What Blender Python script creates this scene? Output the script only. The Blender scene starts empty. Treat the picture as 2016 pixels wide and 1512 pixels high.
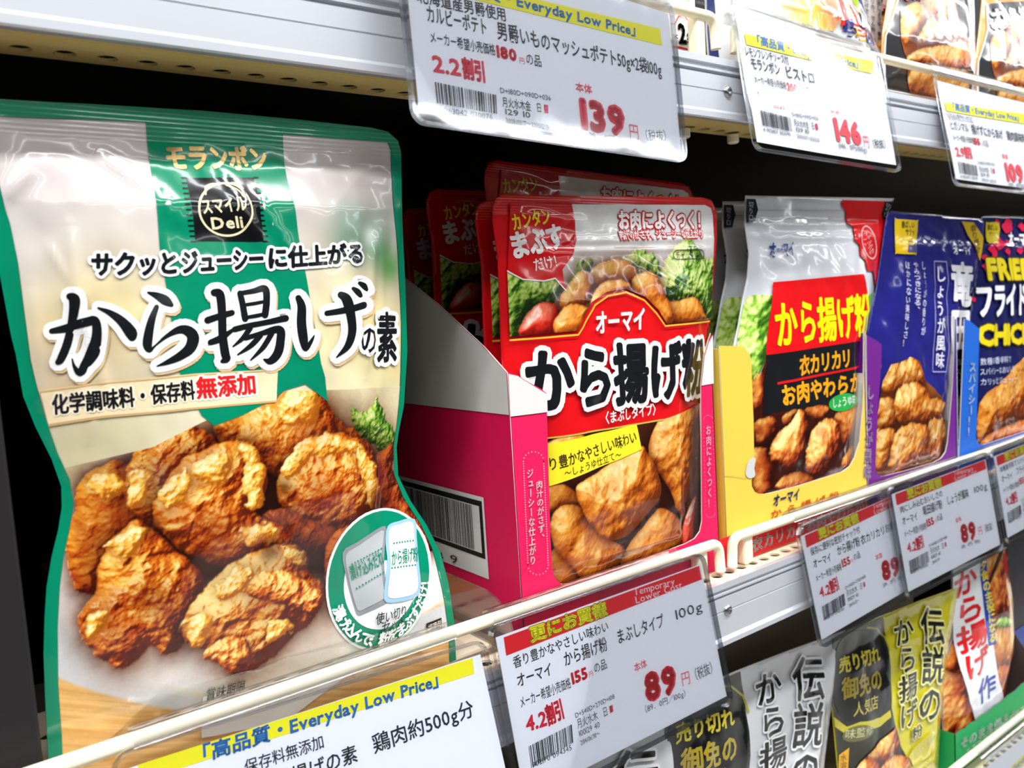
import bpy, bmesh, math, random
import numpy as np
from mathutils import Vector, Matrix
from mathutils.geometry import tessellate_polygon, delaunay_2d_cdt
random.seed(7)
SC = bpy.context.scene
COL = SC.collection

# ------------------------------------------------------------------ camera
# world: X along the shelf, Y into the shelf, Z up, metres; lens at (0, -0.30, 0)
W_, H_ = 2016, 1512
VX = np.array([2184.0, -288.0]); VY = np.array([-1208.0, -76.0])
FPX = math.sqrt(-(VX @ VY))
_x = np.array([VX[0], VX[1], FPX]); _x /= np.linalg.norm(_x)
_y = np.array([VY[0], VY[1], FPX]); _y /= np.linalg.norm(_y)
_z = np.cross(_x, _y)
if _z[1] > 0: _z = -_z
RM = np.array([_x, _y, _z])              # world = RM @ (right, down, forward)
EYE = np.array([0.0, -0.30, 0.0])
cam_d = bpy.data.cameras.new('camera'); cam = bpy.data.objects.new('camera', cam_d); COL.objects.link(cam)
cam_d.sensor_width = 36.0; cam_d.lens = FPX / W_ * 36.0; cam_d.clip_start = 0.01; cam_d.clip_end = 50
mw = Matrix.Identity(4)
for r in range(3):
    mw[r][0] = RM[r, 0]; mw[r][1] = -RM[r, 1]; mw[r][2] = -RM[r, 2]; mw[r][3] = EYE[r]
cam.matrix_world = mw
cam_d.dof.use_dof = True; cam_d.dof.focus_distance = 0.37; cam_d.dof.aperture_fstop = 15.0
SC.camera = cam

# ------------------------------------------------------------------ world, lamps, exposure
wd = bpy.data.worlds.new('store_air'); SC.world = wd; wd.use_nodes = True
wb = wd.node_tree.nodes['Background']; wb.inputs[0].default_value = (0.95, 0.97, 1.0, 1); wb.inputs[1].default_value = 0.028
def tube_lamp(name, loc, sx, sy, power, col=(0.975, 0.985, 1.0)):
    l = bpy.data.lights.new(name, 'AREA'); l.shape = 'RECTANGLE'; l.size = sx; l.size_y = sy; l.energy = power; l.color = col
    o = bpy.data.objects.new(name, l); COL.objects.link(o); o.location = loc
    return o
for ly, lw, lp in ((-0.80, 0.10, 150), (-1.50, 0.13, 44), (-3.00, 0.10, 30), (-4.30, 0.10, 30)):      # rows of ceiling tubes along the aisle
    tube_lamp('ceiling_tube_lamp', (2.75, ly, 1.55), 9.5, lw, lp)
vs = SC.view_settings; vs.view_transform = 'Standard'; vs.look = 'None'; vs.gamma = 1.0; vs.use_curve_mapping = False; vs.exposure = 0.76

# ------------------------------------------------------------------ rays from photo pixels (layout measuring only)
def ray(u, v): return RM @ np.array([u - 1008.0, v - 756.0, FPX])
def at(u, v, Y=0.0):
    d = ray(u, v); return EYE + d * ((Y + 0.30) / d[1])
def atx(u, v, X):
    d = ray(u, v); return EYE + d * (X / d[0])
def atz(u, v, Z):
    d = ray(u, v); return EYE + d * (Z / d[2])

# ------------------------------------------------------------------ materials
def lin(c):
    if isinstance(c, str):
        c = c.lstrip('#'); c = [int(c[i:i + 2], 16) for i in (0, 2, 4)]
    o = []
    for k in c:
        k = k / 255.0
        o.append(k / 12.92 if k <= 0.04045 else ((k + 0.055) / 1.055) ** 2.4)
    return tuple(o) + (1.0,)
MATS = {}
def mat(key, col, rough=0.3, metal=0.0, spec=0.5, coat=0.0, noise=0.0, nscale=60.0, bump=0.0, bscale=200.0, rib=None, vcol=False, detail=0.0):
    k = (key, str(col), rough, metal, rib, vcol)
    if k in MATS: return MATS[k]
    m = bpy.data.materials.new(key); m.use_nodes = True
    nt = m.node_tree; N = nt.nodes; L = nt.links; b = N['Principled BSDF']
    b.inputs['Base Color'].default_value = lin(col); b.inputs['Roughness'].default_value = rough
    b.inputs['Metallic'].default_value = metal; b.inputs['Specular IOR Level'].default_value = spec
    b.inputs['Coat Weight'].default_value = coat; b.inputs['Coat Roughness'].default_value = 0.06
    tc = N.new('ShaderNodeTexCoord')
    src = None
    if vcol:
        a = N.new('ShaderNodeAttribute'); a.attribute_name = 'print'; src = a.outputs['Color']
        if detail:
            nz = N.new('ShaderNodeTexNoise'); nz.inputs['Scale'].default_value = 900; nz.inputs['Detail'].default_value = 4
            L.new(tc.outputs['Object'], nz.inputs['Vector'])
            mp = N.new('ShaderNodeMapRange'); mp.inputs[3].default_value = 1 - detail; mp.inputs[4].default_value = 1 + detail
            L.new(nz.outputs['Fac'], mp.inputs[0])
            mx = N.new('ShaderNodeVectorMath'); mx.operation = 'SCALE'
            L.new(src, mx.inputs[0]); L.new(mp.outputs[0], mx.inputs['Scale']); src = mx.outputs[0]
        L.new(src, b.inputs['Base Color'])
    elif noise:
        nz = N.new('ShaderNodeTexNoise'); nz.inputs['Scale'].default_value = nscale; nz.inputs['Detail'].default_value = 5
        L.new(tc.outputs['Object'], nz.inputs['Vector'])
        mp = N.new('ShaderNodeMapRange'); mp.inputs[3].default_value = 1 - noise; mp.inputs[4].default_value = 1 + noise
        L.new(nz.outputs['Fac'], mp.inputs[0])
        mx = N.new('ShaderNodeVectorMath'); mx.operation = 'SCALE'; mx.inputs[0].default_value = lin(col)[:3]
        L.new(mp.outputs[0], mx.inputs['Scale']); L.new(mx.outputs[0], b.inputs['Base Color'])
    hsrc = None
    if bump:
        nb = N.new('ShaderNodeTexNoise'); nb.inputs['Scale'].default_value = bscale; nb.inputs['Detail'].default_value = 3
        L.new(tc.outputs['Object'], nb.inputs['Vector'])
        bp = N.new('ShaderNodeBump'); bp.inputs['Strength'].default_value = bump; bp.inputs['Distance'].default_value = 0.001
        L.new(nb.outputs['Fac'], bp.inputs['Height']); L.new(bp.outputs['Normal'], b.inputs['Normal']); hsrc = bp
    if rib:                                  # crimped heat-seal ribbing between two heights
        z0, z1, per = rib
        sx = N.new('ShaderNodeSeparateXYZ'); L.new(tc.outputs['Object'], sx.inputs[0])
        m1 = N.new('ShaderNodeMath'); m1.operation = 'MULTIPLY'; m1.inputs[1].default_value = 2 * math.pi / per; L.new(sx.outputs['Z'], m1.inputs[0])
        s1 = N.new('ShaderNodeMath'); s1.operation = 'SINE'; L.new(m1.outputs[0], s1.inputs[0])
        g = N.new('ShaderNodeMapRange'); g.inputs[1].default_value = z0; g.inputs[2].default_value = z0 + 0.001; L.new(sx.outputs['Z'], g.inputs[0])
        g2 = N.new('ShaderNodeMapRange'); g2.inputs[1].default_value = z1; g2.inputs[2].default_value = z1 - 0.001; L.new(sx.outputs['Z'], g2.inputs[0])
        p = N.new('ShaderNodeMath'); p.operation = 'MULTIPLY'; L.new(s1.outputs[0], p.inputs[0]); L.new(g.outputs[0], p.inputs[1])
        p2 = N.new('ShaderNodeMath'); p2.operation = 'MULTIPLY'; L.new(p.outputs[0], p2.inputs[0]); L.new(g2.outputs[0], p2.inputs[1])
        bp2 = N.new('ShaderNodeBump'); bp2.inputs['Strength'].default_value = 0.35; bp2.inputs['Distance'].default_value = 0.0004
        L.new(p2.outputs[0], bp2.inputs['Height'])
        if hsrc: L.new(hsrc.outputs['Normal'], bp2.inputs['Normal'])
        L.new(bp2.outputs['Normal'], b.inputs['Normal'])
    MATS[k] = m
    return m
def clear_mat(key='clear_plastic', tint=(0.97, 0.98, 1.0), rough=0.06, base=0.05, top=0.5):
    if key in MATS: return MATS[key]
    m = bpy.data.materials.new(key); m.use_nodes = True
    nt = m.node_tree; N = nt.nodes; L = nt.links; N.remove(N['Principled BSDF'])
    t = N.new('ShaderNodeBsdfTransparent'); t.inputs[0].default_value = tint + (1,)
    g = N.new('ShaderNodeBsdfGlossy'); g.inputs['Roughness'].default_value = rough
    fr = N.new('ShaderNodeLayerWeight'); fr.inputs[0].default_value = 0.35
    mp = N.new('ShaderNodeMapRange'); mp.inputs[3].default_value = base; mp.inputs[4].default_value = top
    L.new(fr.outputs['Fresnel'], mp.inputs[0])
    nz = N.new('ShaderNodeTexNoise'); nz.inputs['Scale'].default_value = 38; nz.inputs['Detail'].default_value = 1.0
    tc = N.new('ShaderNodeTexCoord'); L.new(tc.outputs['Object'], nz.inputs['Vector'])
    bp = N.new('ShaderNodeBump'); bp.inputs['Strength'].default_value = 0.10; bp.inputs['Distance'].default_value = 0.002
    L.new(nz.outputs['Fac'], bp.inputs['Height']); L.new(bp.outputs['Normal'], g.inputs['Normal'])
    mx = N.new('ShaderNodeMixShader'); L.new(mp.outputs[0], mx.inputs[0]); L.new(t.outputs[0], mx.inputs[1]); L.new(g.outputs[0], mx.inputs[2])
    L.new(mx.outputs[0], N['Material Output'].inputs[0])
    MATS[key] = m
    return m
def ink(col, rough=0.16, rib=None, coat=0.7): return mat('printed_film', col, rough=rough, rib=rib, coat=coat)
def paper(col): return mat('printed_paper', col, rough=0.55, spec=0.3)
def card(col): return mat('carton_board', col, rough=0.5, spec=0.35, noise=0.03, nscale=120)

# ------------------------------------------------------------------ objects
ORG = {}
def tag(o, label=None, cat=None, group=None, kind=None):
    if label: o['label'] = label
    if cat: o['category'] = cat
    if group: o['group'] = group
    if kind: o['kind'] = kind
    return o
def thing(name, loc, label, cat, group=None):
    o = bpy.data.objects.new(name, None); COL.objects.link(o); o.location = loc; o.empty_display_size = 0.01
    ORG[o.name] = np.array(loc, float)
    return tag(o, label, cat, group)
def build(name, verts, faces, mats, parent=None, midx=None, smooth=False, normals=None, label=None):
    """one mesh object; verts in world metres, stored relative to the parent's origin"""
    V = np.asarray(verts, float)
    org = ORG[parent.name] if parent is not None else np.zeros(3)
    me = bpy.data.meshes.new(name)
    me.from_pydata((V - org).tolist(), [], faces if isinstance(faces, list) else faces.tolist())
    for m in (mats if isinstance(mats, (list, tuple)) else [mats]): me.materials.append(m)
    if midx is not None: me.polygons.foreach_set('material_index', np.asarray(midx, np.int32))
    if smooth: me.polygons.foreach_set('use_smooth', np.ones(len(me.polygons), bool))
    if normals is not None: me.normals_split_custom_set_from_vertices(np.asarray(normals).tolist())
    me.update()
    o = bpy.data.objects.new(name, me); COL.objects.link(o)
    if parent is not None: o.parent = parent
    ORG[o.name] = org
    if label: o['label'] = label
    return o
def build_bm(name, bm, mats, parent=None, smooth=False, label=None):
    me_v = [tuple(v.co) for v in bm.verts]; bm.verts.index_update()
    fs = [[v.index for v in f.verts] for f in bm.faces]; mi = [f.material_index for f in bm.faces]; bm.free()
    return build(name, me_v, fs, mats, parent, mi, smooth, label=label)
def dup(root, dloc, rot=(0, 0, 0), label=None, group=None):
    r = root.copy(); COL.objects.link(r); r.location = Vector(root.location) + Vector(dloc); r.rotation_euler = rot
    ORG[r.name] = np.array(r.location)
    if label: r['label'] = label
    if group: r['group'] = group
    for ch in [o for o in root.children]:
        c = ch.copy(); COL.objects.link(c); c.parent = r
        for g in [o for o in ch.children]:
            d = g.copy(); COL.objects.link(d); d.parent = c
    return r
def box_geo(x0, x1, y0, y1, z0, z1):
    v = [(x, y, z) for x in (x0, x1) for y in (y0, y1) for z in (z0, z1)]
    f = [(0, 1, 3, 2), (4, 6, 7, 5), (0, 4, 5, 1), (2, 3, 7, 6), (0, 2, 6, 4), (1, 5, 7, 3)]
    return v, f
def bevel_box(name, x0, x1, y0, y1, z0, z1, m, parent=None, bev=0.001, label=None):
    bm = bmesh.new(); v, f = box_geo(x0, x1, y0, y1, z0, z1)
    bv = [bm.verts.new(p) for p in v]
    for q in f: bm.faces.new([bv[i] for i in q])
    bmesh.ops.recalc_face_normals(bm, faces=bm.faces[:])
    if bev: bmesh.ops.bevel(bm, geom=bm.edges[:], offset=bev, segments=2, affect='EDGES', profile=0.5)
    return build_bm(name, bm, m, parent, False, label)
def tube_geo(path, r, n=14, caps=True):
    P = [np.array(p, float) for p in path]; vs_, fs_ = [], []
    up = np.array([0.13, 0.97, 0.2])
    for i, p in enumerate(P):
        t = (P[min(i + 1, len(P) - 1)] - P[max(i - 1, 0)]); t /= np.linalg.norm(t)
        a = np.cross(t, up); a /= np.linalg.norm(a); b = np.cross(t, a)
        rr = r[i] if isinstance(r, (list, tuple)) else r
        for k in range(n):
            th = 2 * math.pi * k / n; vs_.append(p + rr * (a * math.cos(th) + b * math.sin(th)))
    for i in range(len(P) - 1):
        for k in range(n):
            fs_.append((i * n + k, i * n + (k + 1) % n, (i + 1) * n + (k + 1) % n, (i + 1) * n + k))
    if caps:
        fs_.append(tuple(range(n))); fs_.append(tuple(range((len(P) - 1) * n, len(P) * n))[::-1])
    return vs_, fs_
def merge(*geos):
    V, F = [], []
    for v, f in geos:
        o = len(V); V += [tuple(p) for p in v]; F += [tuple(i + o for i in q) for q in f]
    return V, F
def bend(pts, r, n=5):
    """round the corners of a polyline"""
    P = [np.array(p, float) for p in pts]; out = [P[0]]
    for i in range(1, len(P) - 1):
        a = P[i - 1] - P[i]; b = P[i + 1] - P[i]; la, lb = np.linalg.norm(a), np.linalg.norm(b)
        d = min(r, la * 0.45, lb * 0.45); A = P[i] + a / la * d; B = P[i] + b / lb * d
        for k in range(n + 1):
            t = k / n; out.append((1 - t) ** 2 * A + 2 * t * (1 - t) * P[i] + t * t * B)
    out.append(P[-1]); return out

# ------------------------------------------------------------------ curved print surfaces
def seg_dist(P, poly):
    """distance of points P (n,2) to a closed polygon's edges, and inside mask"""
    A = np.asarray(poly, float); B = np.roll(A, -1, axis=0)
    d2 = np.full(len(P), 1e9); ins = np.zeros(len(P), bool)
    for a, b in zip(A, B):
        ab = b - a; L2 = ab @ ab + 1e-18
        t = np.clip(((P - a) @ ab) / L2, 0, 1)
        q = a + t[:, None] * ab; d2 = np.minimum(d2, ((P - q) ** 2).sum(1))
        c = (a[1] > P[:, 1]) != (b[1] > P[:, 1])
        with np.errstate(divide='ignore', invalid='ignore'):
            xi = (b[0] - a[0]) * (P[:, 1] - a[1]) / (b[1] - a[1] + 1e-18) + a[0]
        ins ^= c & (P[:, 0] < xi)
    return np.sqrt(d2), ins
class Surf:
    def __init__(s, O, U, V, hf=None):
        s.O = np.array(O, float); s.U = np.array(U, float); s.U /= np.linalg.norm(s.U)
        V = np.array(V, float); V = V - (V @ s.U) * s.U; s.V = V / np.linalg.norm(V)
        s.N = np.cross(s.U, s.V); s.hf = hf
    def h(s, uv):
        return np.zeros(len(uv)) if s.hf is None else s.hf(uv)
    def uvs(s, xy):
        xy = np.asarray(xy, float); d = np.stack([xy[:, 0] - 1008.0, xy[:, 1] - 756.0, np.full(len(xy), FPX)], 1) @ RM.T
        h = np.zeros(len(xy)); c = (s.O - EYE) @ s.N; dn = d @ s.N
        for k in range(1 if s.hf is None else 9):
            p = d * ((c + h) / dn)[:, None] - (s.O - EYE) - h[:, None] * s.N
            q = np.stack([p @ s.U, p @ s.V], 1)
            if s.hf is not None: h = s.hf(q) if k == 0 else 0.5 * h + 0.5 * s.hf(q)
        return q
    def table(s, x0, y0, x1, y1, st=7.0):
        nx = int((x1 - x0) / st) + 2; ny = int((y1 - y0) / st) + 2
        gx, gy = np.meshgrid(x0 + st * np.arange(nx), y0 + st * np.arange(ny))
        s.tb = (x0, y0, st, nx, ny, s.uvs(np.stack([gx.ravel(), gy.ravel()], 1)).reshape(ny, nx, 2)); return s
    def uv(s, x, y):
        tb = getattr(s, 'tb', None)
        if tb is not None:
            x0, y0, st, nx, ny, T = tb; fx = (x - x0) / st; fy = (y - y0) / st; i = int(math.floor(fx)); j = int(math.floor(fy))
            if 0 <= i < nx - 1 and 0 <= j < ny - 1:
                fx -= i; fy -= j
                return (T[j, i] * (1 - fx) + T[j, i + 1] * fx) * (1 - fy) + (T[j + 1, i] * (1 - fx) + T[j + 1, i + 1] * fx) * fy
        return s.uvs([(x, y)])[0]
    def P(s, uv, off=0.0, sign=1.0):
        uv = np.asarray(uv, float)
        return s.O + uv[:, :1] * s.U + uv[:, 1:2] * s.V + ((s.h(uv) * sign + off)[:, None]) * s.N
    def nrm(s, uv):
        uv = np.asarray(uv, float)
        if s.hf is None: return np.repeat(s.N[None], len(uv), 0)
        e = 0.0006
        gu = (s.h(uv + [e, 0]) - s.h(uv - [e, 0])) / (2 * e); gv = (s.h(uv + [0, e]) - s.h(uv - [0, e])) / (2 * e)
        n = s.N - gu[:, None] * s.U - gv[:, None] * s.V
        return n / np.linalg.norm(n, axis=1)[:, None]

# ------------------------------------------------------------------ glyph outlines of the built-in font
_fc = bpy.data.curves.new('glyph_source', 'FONT'); _fc.resolution_u = 2; _fc.dimensions = '2D'; _fc.fill_mode = 'FRONT'
_fo = bpy.data.objects.new('glyph_source', _fc); COL.objects.link(_fo)
GL = {}
def glyph(ch):
    if ch in GL: return GL[ch]
    if ch in ' 　':
        GL[ch] = (np.zeros((0, 2)), [], [], 1.0 if ch == '　' else 0.35); return GL[ch]
    _fc.body = ch
    dg = bpy.context.evaluated_depsgraph_get(); ob = _fo.evaluated_get(dg); m = ob.to_mesh()
    V = np.array([(v.co.x, v.co.y) for v in m.vertices]); Fc = [tuple(p.vertices) for p in m.polygons]
    ob.to_mesh_clear()
    # weld, boundary
    key, idx, W = {}, [], []
    for p in V:
        k = (round(p[0], 4), round(p[1], 4))
        if k not in key: key[k] = len(W); W.append(k)
        idx.append(key[k])
    Fc = [tuple(dict.fromkeys(idx[i] for i in f)) for f in Fc]; Fc = [f for f in Fc if len(f) > 2]
    cnt = {}
    for f in Fc:
        for a, b in zip(f, f[1:] + f[:1]):
            e = (min(a, b), max(a, b)); cnt[e] = cnt.get(e, 0) + 1
    bd = [e for e, c in cnt.items() if c == 1]
    V = np.array(W)
    wide = ord(ch) > 0x2000
    adv = 1.0 if wide else (float(V[:, 0].max() - V[:, 0].min()) + 0.09)
    if not wide: V = V - [V[:, 0].min() - 0.045, 0]
    GL[ch] = (V, Fc, bd, adv); return GL[ch]
def fatten(V, bd, w, n=6):
    """band of width w around boundary edges: quads plus round joins"""
    vs_, fs_ = [], []
    for a, b in bd:
        p, q = V[a], V[b]; d = q - p; L = np.hypot(*d)
        if L < 1e-9: continue
        m = np.array([-d[1], d[0]]) / L * w; o = len(vs_)
        vs_ += [p - m, q - m, q + m, p + m]; fs_.append((o, o + 1, o + 2, o + 3))
    for i in set(k for e in bd for k in e):
        o = len(vs_); c = V[i]
        vs_ += [c + w * np.array([math.cos(2 * math.pi * k / n), math.sin(2 * math.pi * k / n)]) for k in range(n)]
        fs_.append(tuple(range(o, o + n)))
    return vs_, fs_

class Decal:
    """flat print collected in surface coordinates, built as one mesh that hugs the surface"""
    def __init__(s, S, cell=None, mp=None, inkf=None):
        s.S = S; s.cell = cell; s.items = []; s.mp = mp or (lambda p: S.uv(*p)); s.inkf = inkf or ink
    def add(s, V, F, col, layer): 
        if len(F): s.items.append((np.asarray(V, float), F, col, layer))
    def poly(s, pts, col, layer, raw=False):
        P = [np.asarray(p, float) if raw else s.mp(p) for p in pts]
        tr = tessellate_polygon([[Vector((p[0], p[1], 0)) for p in P]])
        s.add(np.array(P), [tuple(t) for t in tr], col, layer)
    def ring(s, outer, inner, col, layer):
        A = [s.mp(p) for p in outer]; B = [s.mp(p) for p in inner]
        tr = tessellate_polygon([[Vector((p[0], p[1], 0)) for p in A], [Vector((p[0], p[1], 0)) for p in B]])
        s.add(np.array(A + B), [tuple(t) for t in tr], col, layer)
    def curve(s, pts, col, layer, n=6):
        s.poly(smooth_loop(pts, n), col, layer)
    def line(s, pts, w, col, layer, closed=False, join=8):
        """px polyline, width in px at its first point"""
        P = [s.mp(p) for p in pts]; q = s.mp((pts[0][0] + 0.0, pts[0][1] - w)); hw = np.hypot(*(q - P[0])) / 2
        bd = [(i, i + 1) for i in range(len(P) - 1)] + ([(len(P) - 1, 0)] if closed else [])
        V, F = fatten(np.array(P), bd, hw, join); s.add(V, F, col, layer)
    def brush(s, strokes, col, layer, extra=0.0, sh=(0, 0)):
        """strokes: lists of (x, y, width) px with changing width"""
        for st in strokes:
            st = [np.array(p, float) for p in st]; Q = []
            for i in range(len(st) - 1):                      # Catmull-Rom
                p0, p1, p2, p3 = st[max(i - 1, 0)], st[i], st[i + 1], st[min(i + 2, len(st) - 1)]
                for k in range(5):
                    t = k / 5; Q.append(0.5 * ((2 * p1) + (-p0 + p2) * t + (2 * p0 - 5 * p1 + 4 * p2 - p3) * t * t + (-p0 + 3 * p1 - 3 * p2 + p3) * t ** 3))
            Q.append(st[-1])
            for i, p in enumerate(Q):
                r = max(p[2] * 0.5, 0.3) + extra; n = 10
                s.poly([(p[0] + sh[0] + r * math.cos(2 * math.pi * k / n), p[1] + sh[1] + r * math.sin(2 * math.pi * k / n)) for k in range(n)], col, layer)
                if i:
                    q = Q[i - 1]; d = p[:2] - q[:2]; L = np.hypot(*d)
                    if L < 1e-6: continue
                    m = np.array([-d[1], d[0]]) / L; rq = max(q[2] * 0.5, 0.3) + extra
                    s.poly([q[:2] - m * rq + sh, p[:2] - m * r + sh, p[:2] + m * r + sh, q[:2] + m * rq + sh], col, layer)
    def text(s, t, p0, p1, h, col, layer, bold=0.0, out=None, shear=0.0, vert=False, arc=None, gap=0.0, raw=False, only_out=False, xs=1.0):
        """p0 -> p1 baseline in px (vert: top -> bottom centre line), h glyph height (vert: width) in px"""
        A = s.mp(p0); B = s.mp(p1); H = s.mp((p0[0], p0[1] - h)) if not vert else s.mp((p0[0] + h, p0[1]))
        hm = np.hypot(*(H - A)); eu = (B - A); L = np.hypot(*eu); eu = eu / L
        gl = [glyph(c) for c in t]
        VV, FF, BV, BF, OV, OF = [], [], [], [], [], []
        def put(V, F, bd, M, o):
            Q = V @ M.T + o; k = len(VV); VV.extend(Q); FF.extend([tuple(i + k for i in f) for f in F])
            sc = math.sqrt(abs(np.linalg.det(M)))
            if bold:
                v, f = fatten(Q, bd, bold * sc, 6); k = len(BV); BV.extend(v); BF.extend([tuple(i + k for i in q) for q in f])
            if out:
                v, f = fatten(Q, bd, (bold + out[0]) * sc, 8); k = len(OV); OV.extend(v); OF.extend([tuple(i + k for i in q) for q in f])
        if vert:
            n = len(t); step = L / n; ev = -eu; ex = np.array([ev[1], -ev[0]]); 
            if ex @ (H - A) < 0: ex = -ex
            for i, (V, F, bd, adv) in enumerate(gl):
                if not len(V): continue
                c = t[i]; Vc = V - [adv / 2, 0.38]
                if c in 'ー〜～―': Vc = np.stack([Vc[:, 1], -Vc[:, 0]], 1)
                if c in '、。': Vc = Vc + [0.5, 0.5]
                if c in 'ょっゃュャ': Vc = Vc + [0.06, 0.06]
                M = np.stack([ex * hm / 0.92, ev * step / (1.0 + gap)], 1)
                put(Vc, F, bd, M, A + eu * step * (i + 0.5))
        else:
            ev = np.array([-eu[1], eu[0]]); tot = sum(g[3] + gap for g in gl) - gap
            ky = hm / 0.80; kx = L / tot; x = 0.0
            for i, (V, F, bd, adv) in enumerate(gl):
                if len(V):
                    M = np.stack([eu * kx * xs, ev * ky + eu * ky * shear], 1)
                    put(V + [(1 - xs) * adv * 0.5, 0.0], F, bd, M, A + eu * kx * x)
                x += adv + gap
        if arc: VV, BV, OV = [[arc(p) for p in Z] for Z in (VV, BV, OV)]
        if out:
            s.add(OV, OF, out[1], layer - 1)
            if only_out is False: s.add(VV, FF, out[1], layer - 1)
        s.add(VV, FF, col, layer)
        if bold: s.add(BV, BF, col, layer)
    def build(s, name, parent, step=0.00012, base=0.0003, label=None):
        bm = bmesh.new(); mats, mk = [], {}; lay = bm.faces.layers.int.new('lay')
        for V, F, col, layer in s.items:
            if col not in mk: mk[col] = len(mats); mats.append(s.inkf(col))
            bv = [bm.verts.new((p[0], p[1], layer)) for p in V]
            for f in F:
                try: q = bm.faces.new([bv[i] for i in f])
                except ValueError: continue
                q.material_index = mk[col]
        if s.S.hf is not None and s.cell:
            P = np.array([(v.co.x, v.co.y) for v in bm.verts]); lo, hi = P.min(0), P.max(0)
            for ax in (0, 1):
                for c in np.arange(math.floor(lo[ax] / s.cell) + 1, math.floor(hi[ax] / s.cell) + 1) * s.cell:
                    no = (1, 0, 0) if ax == 0 else (0, 1, 0); co = (c, 0, 0) if ax == 0 else (0, c, 0)
                    bmesh.ops.bisect_plane(bm, geom=bm.verts[:] + bm.edges[:] + bm.faces[:], dist=1e-7, plane_co=co, plane_no=no)
        bm.normal_update()
        for f in bm.faces:
            if f.normal.z < 0: f.normal_flip()
        bm.verts.index_update()
        Q = np.array([tuple(v.co) for v in bm.verts]); uv = Q[:, :2]
        fs = [[v.index for v in f.verts] for f in bm.faces]; mi = [f.material_index for f in bm.faces]; bm.free()
        pos = s.S.P(uv); nr = s.S.nrm(uv); pos = pos + nr * (base + step * Q[:, 2])[:, None]
        return build(name, pos, fs, mats, parent, mi, True, nr, label)
def smooth_loop(pts, n=6, closed=True):
    P = [np.array(p, float) for p in pts]; out = []; m = len(P)
    for i in range(m if closed else m - 1):
        if closed: p0, p1, p2, p3 = P[i - 1], P[i], P[(i + 1) % m], P[(i + 2) % m]
        else: p0, p1, p2, p3 = P[max(i - 1, 0)], P[i], P[i + 1], P[min(i + 2, m - 1)]
        for k in range(n):
            t = k / n; out.append(0.5 * ((2 * p1) + (-p0 + p2) * t + (2 * p0 - 5 * p1 + 4 * p2 - p3) * t * t + (-p0 + 3 * p1 - 3 * p2 + p3) * t ** 3))
    if not closed: out.append(P[-1])
    return out

# ------------------------------------------------------------------ painted food photographs (colour attribute on a fine grid)
def hash2(ix, iy, s):
    h = np.sin(ix * 127.1 + iy * 311.7 + s * 74.7) * 43758.5453; return h - np.floor(h)
def vnoise(x, y, s=0):
    ix, iy = np.floor(x), np.floor(y); fx, fy = x - ix, y - iy; fx = fx ** 3 * (fx * (6 * fx - 15) + 10); fy = fy ** 3 * (fy * (6 * fy - 15) + 10)
    return (hash2(ix, iy, s) * (1 - fx) + hash2(ix + 1, iy, s) * fx) * (1 - fy) + (hash2(ix, iy + 1, s) * (1 - fx) + hash2(ix + 1, iy + 1, s) * fx) * fy
def fbm(x, y, s=0, o=4, g=0.5):
    a, v, n = 1.0, 0.0, 0.0
    for k in range(o):
        c_, s_ = math.cos(0.6 + 0.9 * k), math.sin(0.6 + 0.9 * k)
        v = v + a * vnoise((x * c_ - y * s_) * 2 ** k + 17 * k, (x * s_ + y * c_) * 2 ** k - 9 * k, s + k); n += a; a *= g
    return v / n
def ramp(t, stops):
    t = np.clip(t, 0, 1); xs = [a for a, _ in stops]
    return np.stack([np.interp(t, xs, [c[k] for _, c in stops]) for k in range(3)], -1)
FRIED = [(0, (70, 18, 4)), (0.2, (134, 44, 8)), (0.4, (190, 82, 16)), (0.58, (212, 112, 24)), (0.75, (230, 152, 46)), (0.9, (244, 188, 78)), (1, (254, 224, 142))]
PALE = [(0, (92, 36, 6)), (0.25, (152, 70, 14)), (0.5, (194, 106, 28)), (0.72, (216, 140, 50)), (0.9, (232, 172, 84)), (1, (246, 208, 132))]
RICH = [(0, (40, 10, 4)), (0.25, (120, 40, 14)), (0.5, (188, 84, 32)), (0.72, (224, 138, 58)), (0.9, (246, 190, 96)), (1, (255, 228, 150))]
GOLDC = [(0, (150, 76, 14)), (0.3, (212, 136, 34)), (0.6, (238, 180, 66)), (0.85, (249, 212, 112)), (1, (255, 238, 180))]
LEAF = [(0, (24, 52, 12)), (0.3, (60, 112, 28)), (0.55, (112, 168, 44)), (0.78, (170, 208, 82)), (1, (228, 240, 160))]
TOMATO = [(0, (90, 8, 6)), (0.4, (196, 30, 20)), (0.7, (232, 66, 44)), (0.92, (246, 120, 92)), (1, (255, 226, 210))]
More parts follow.
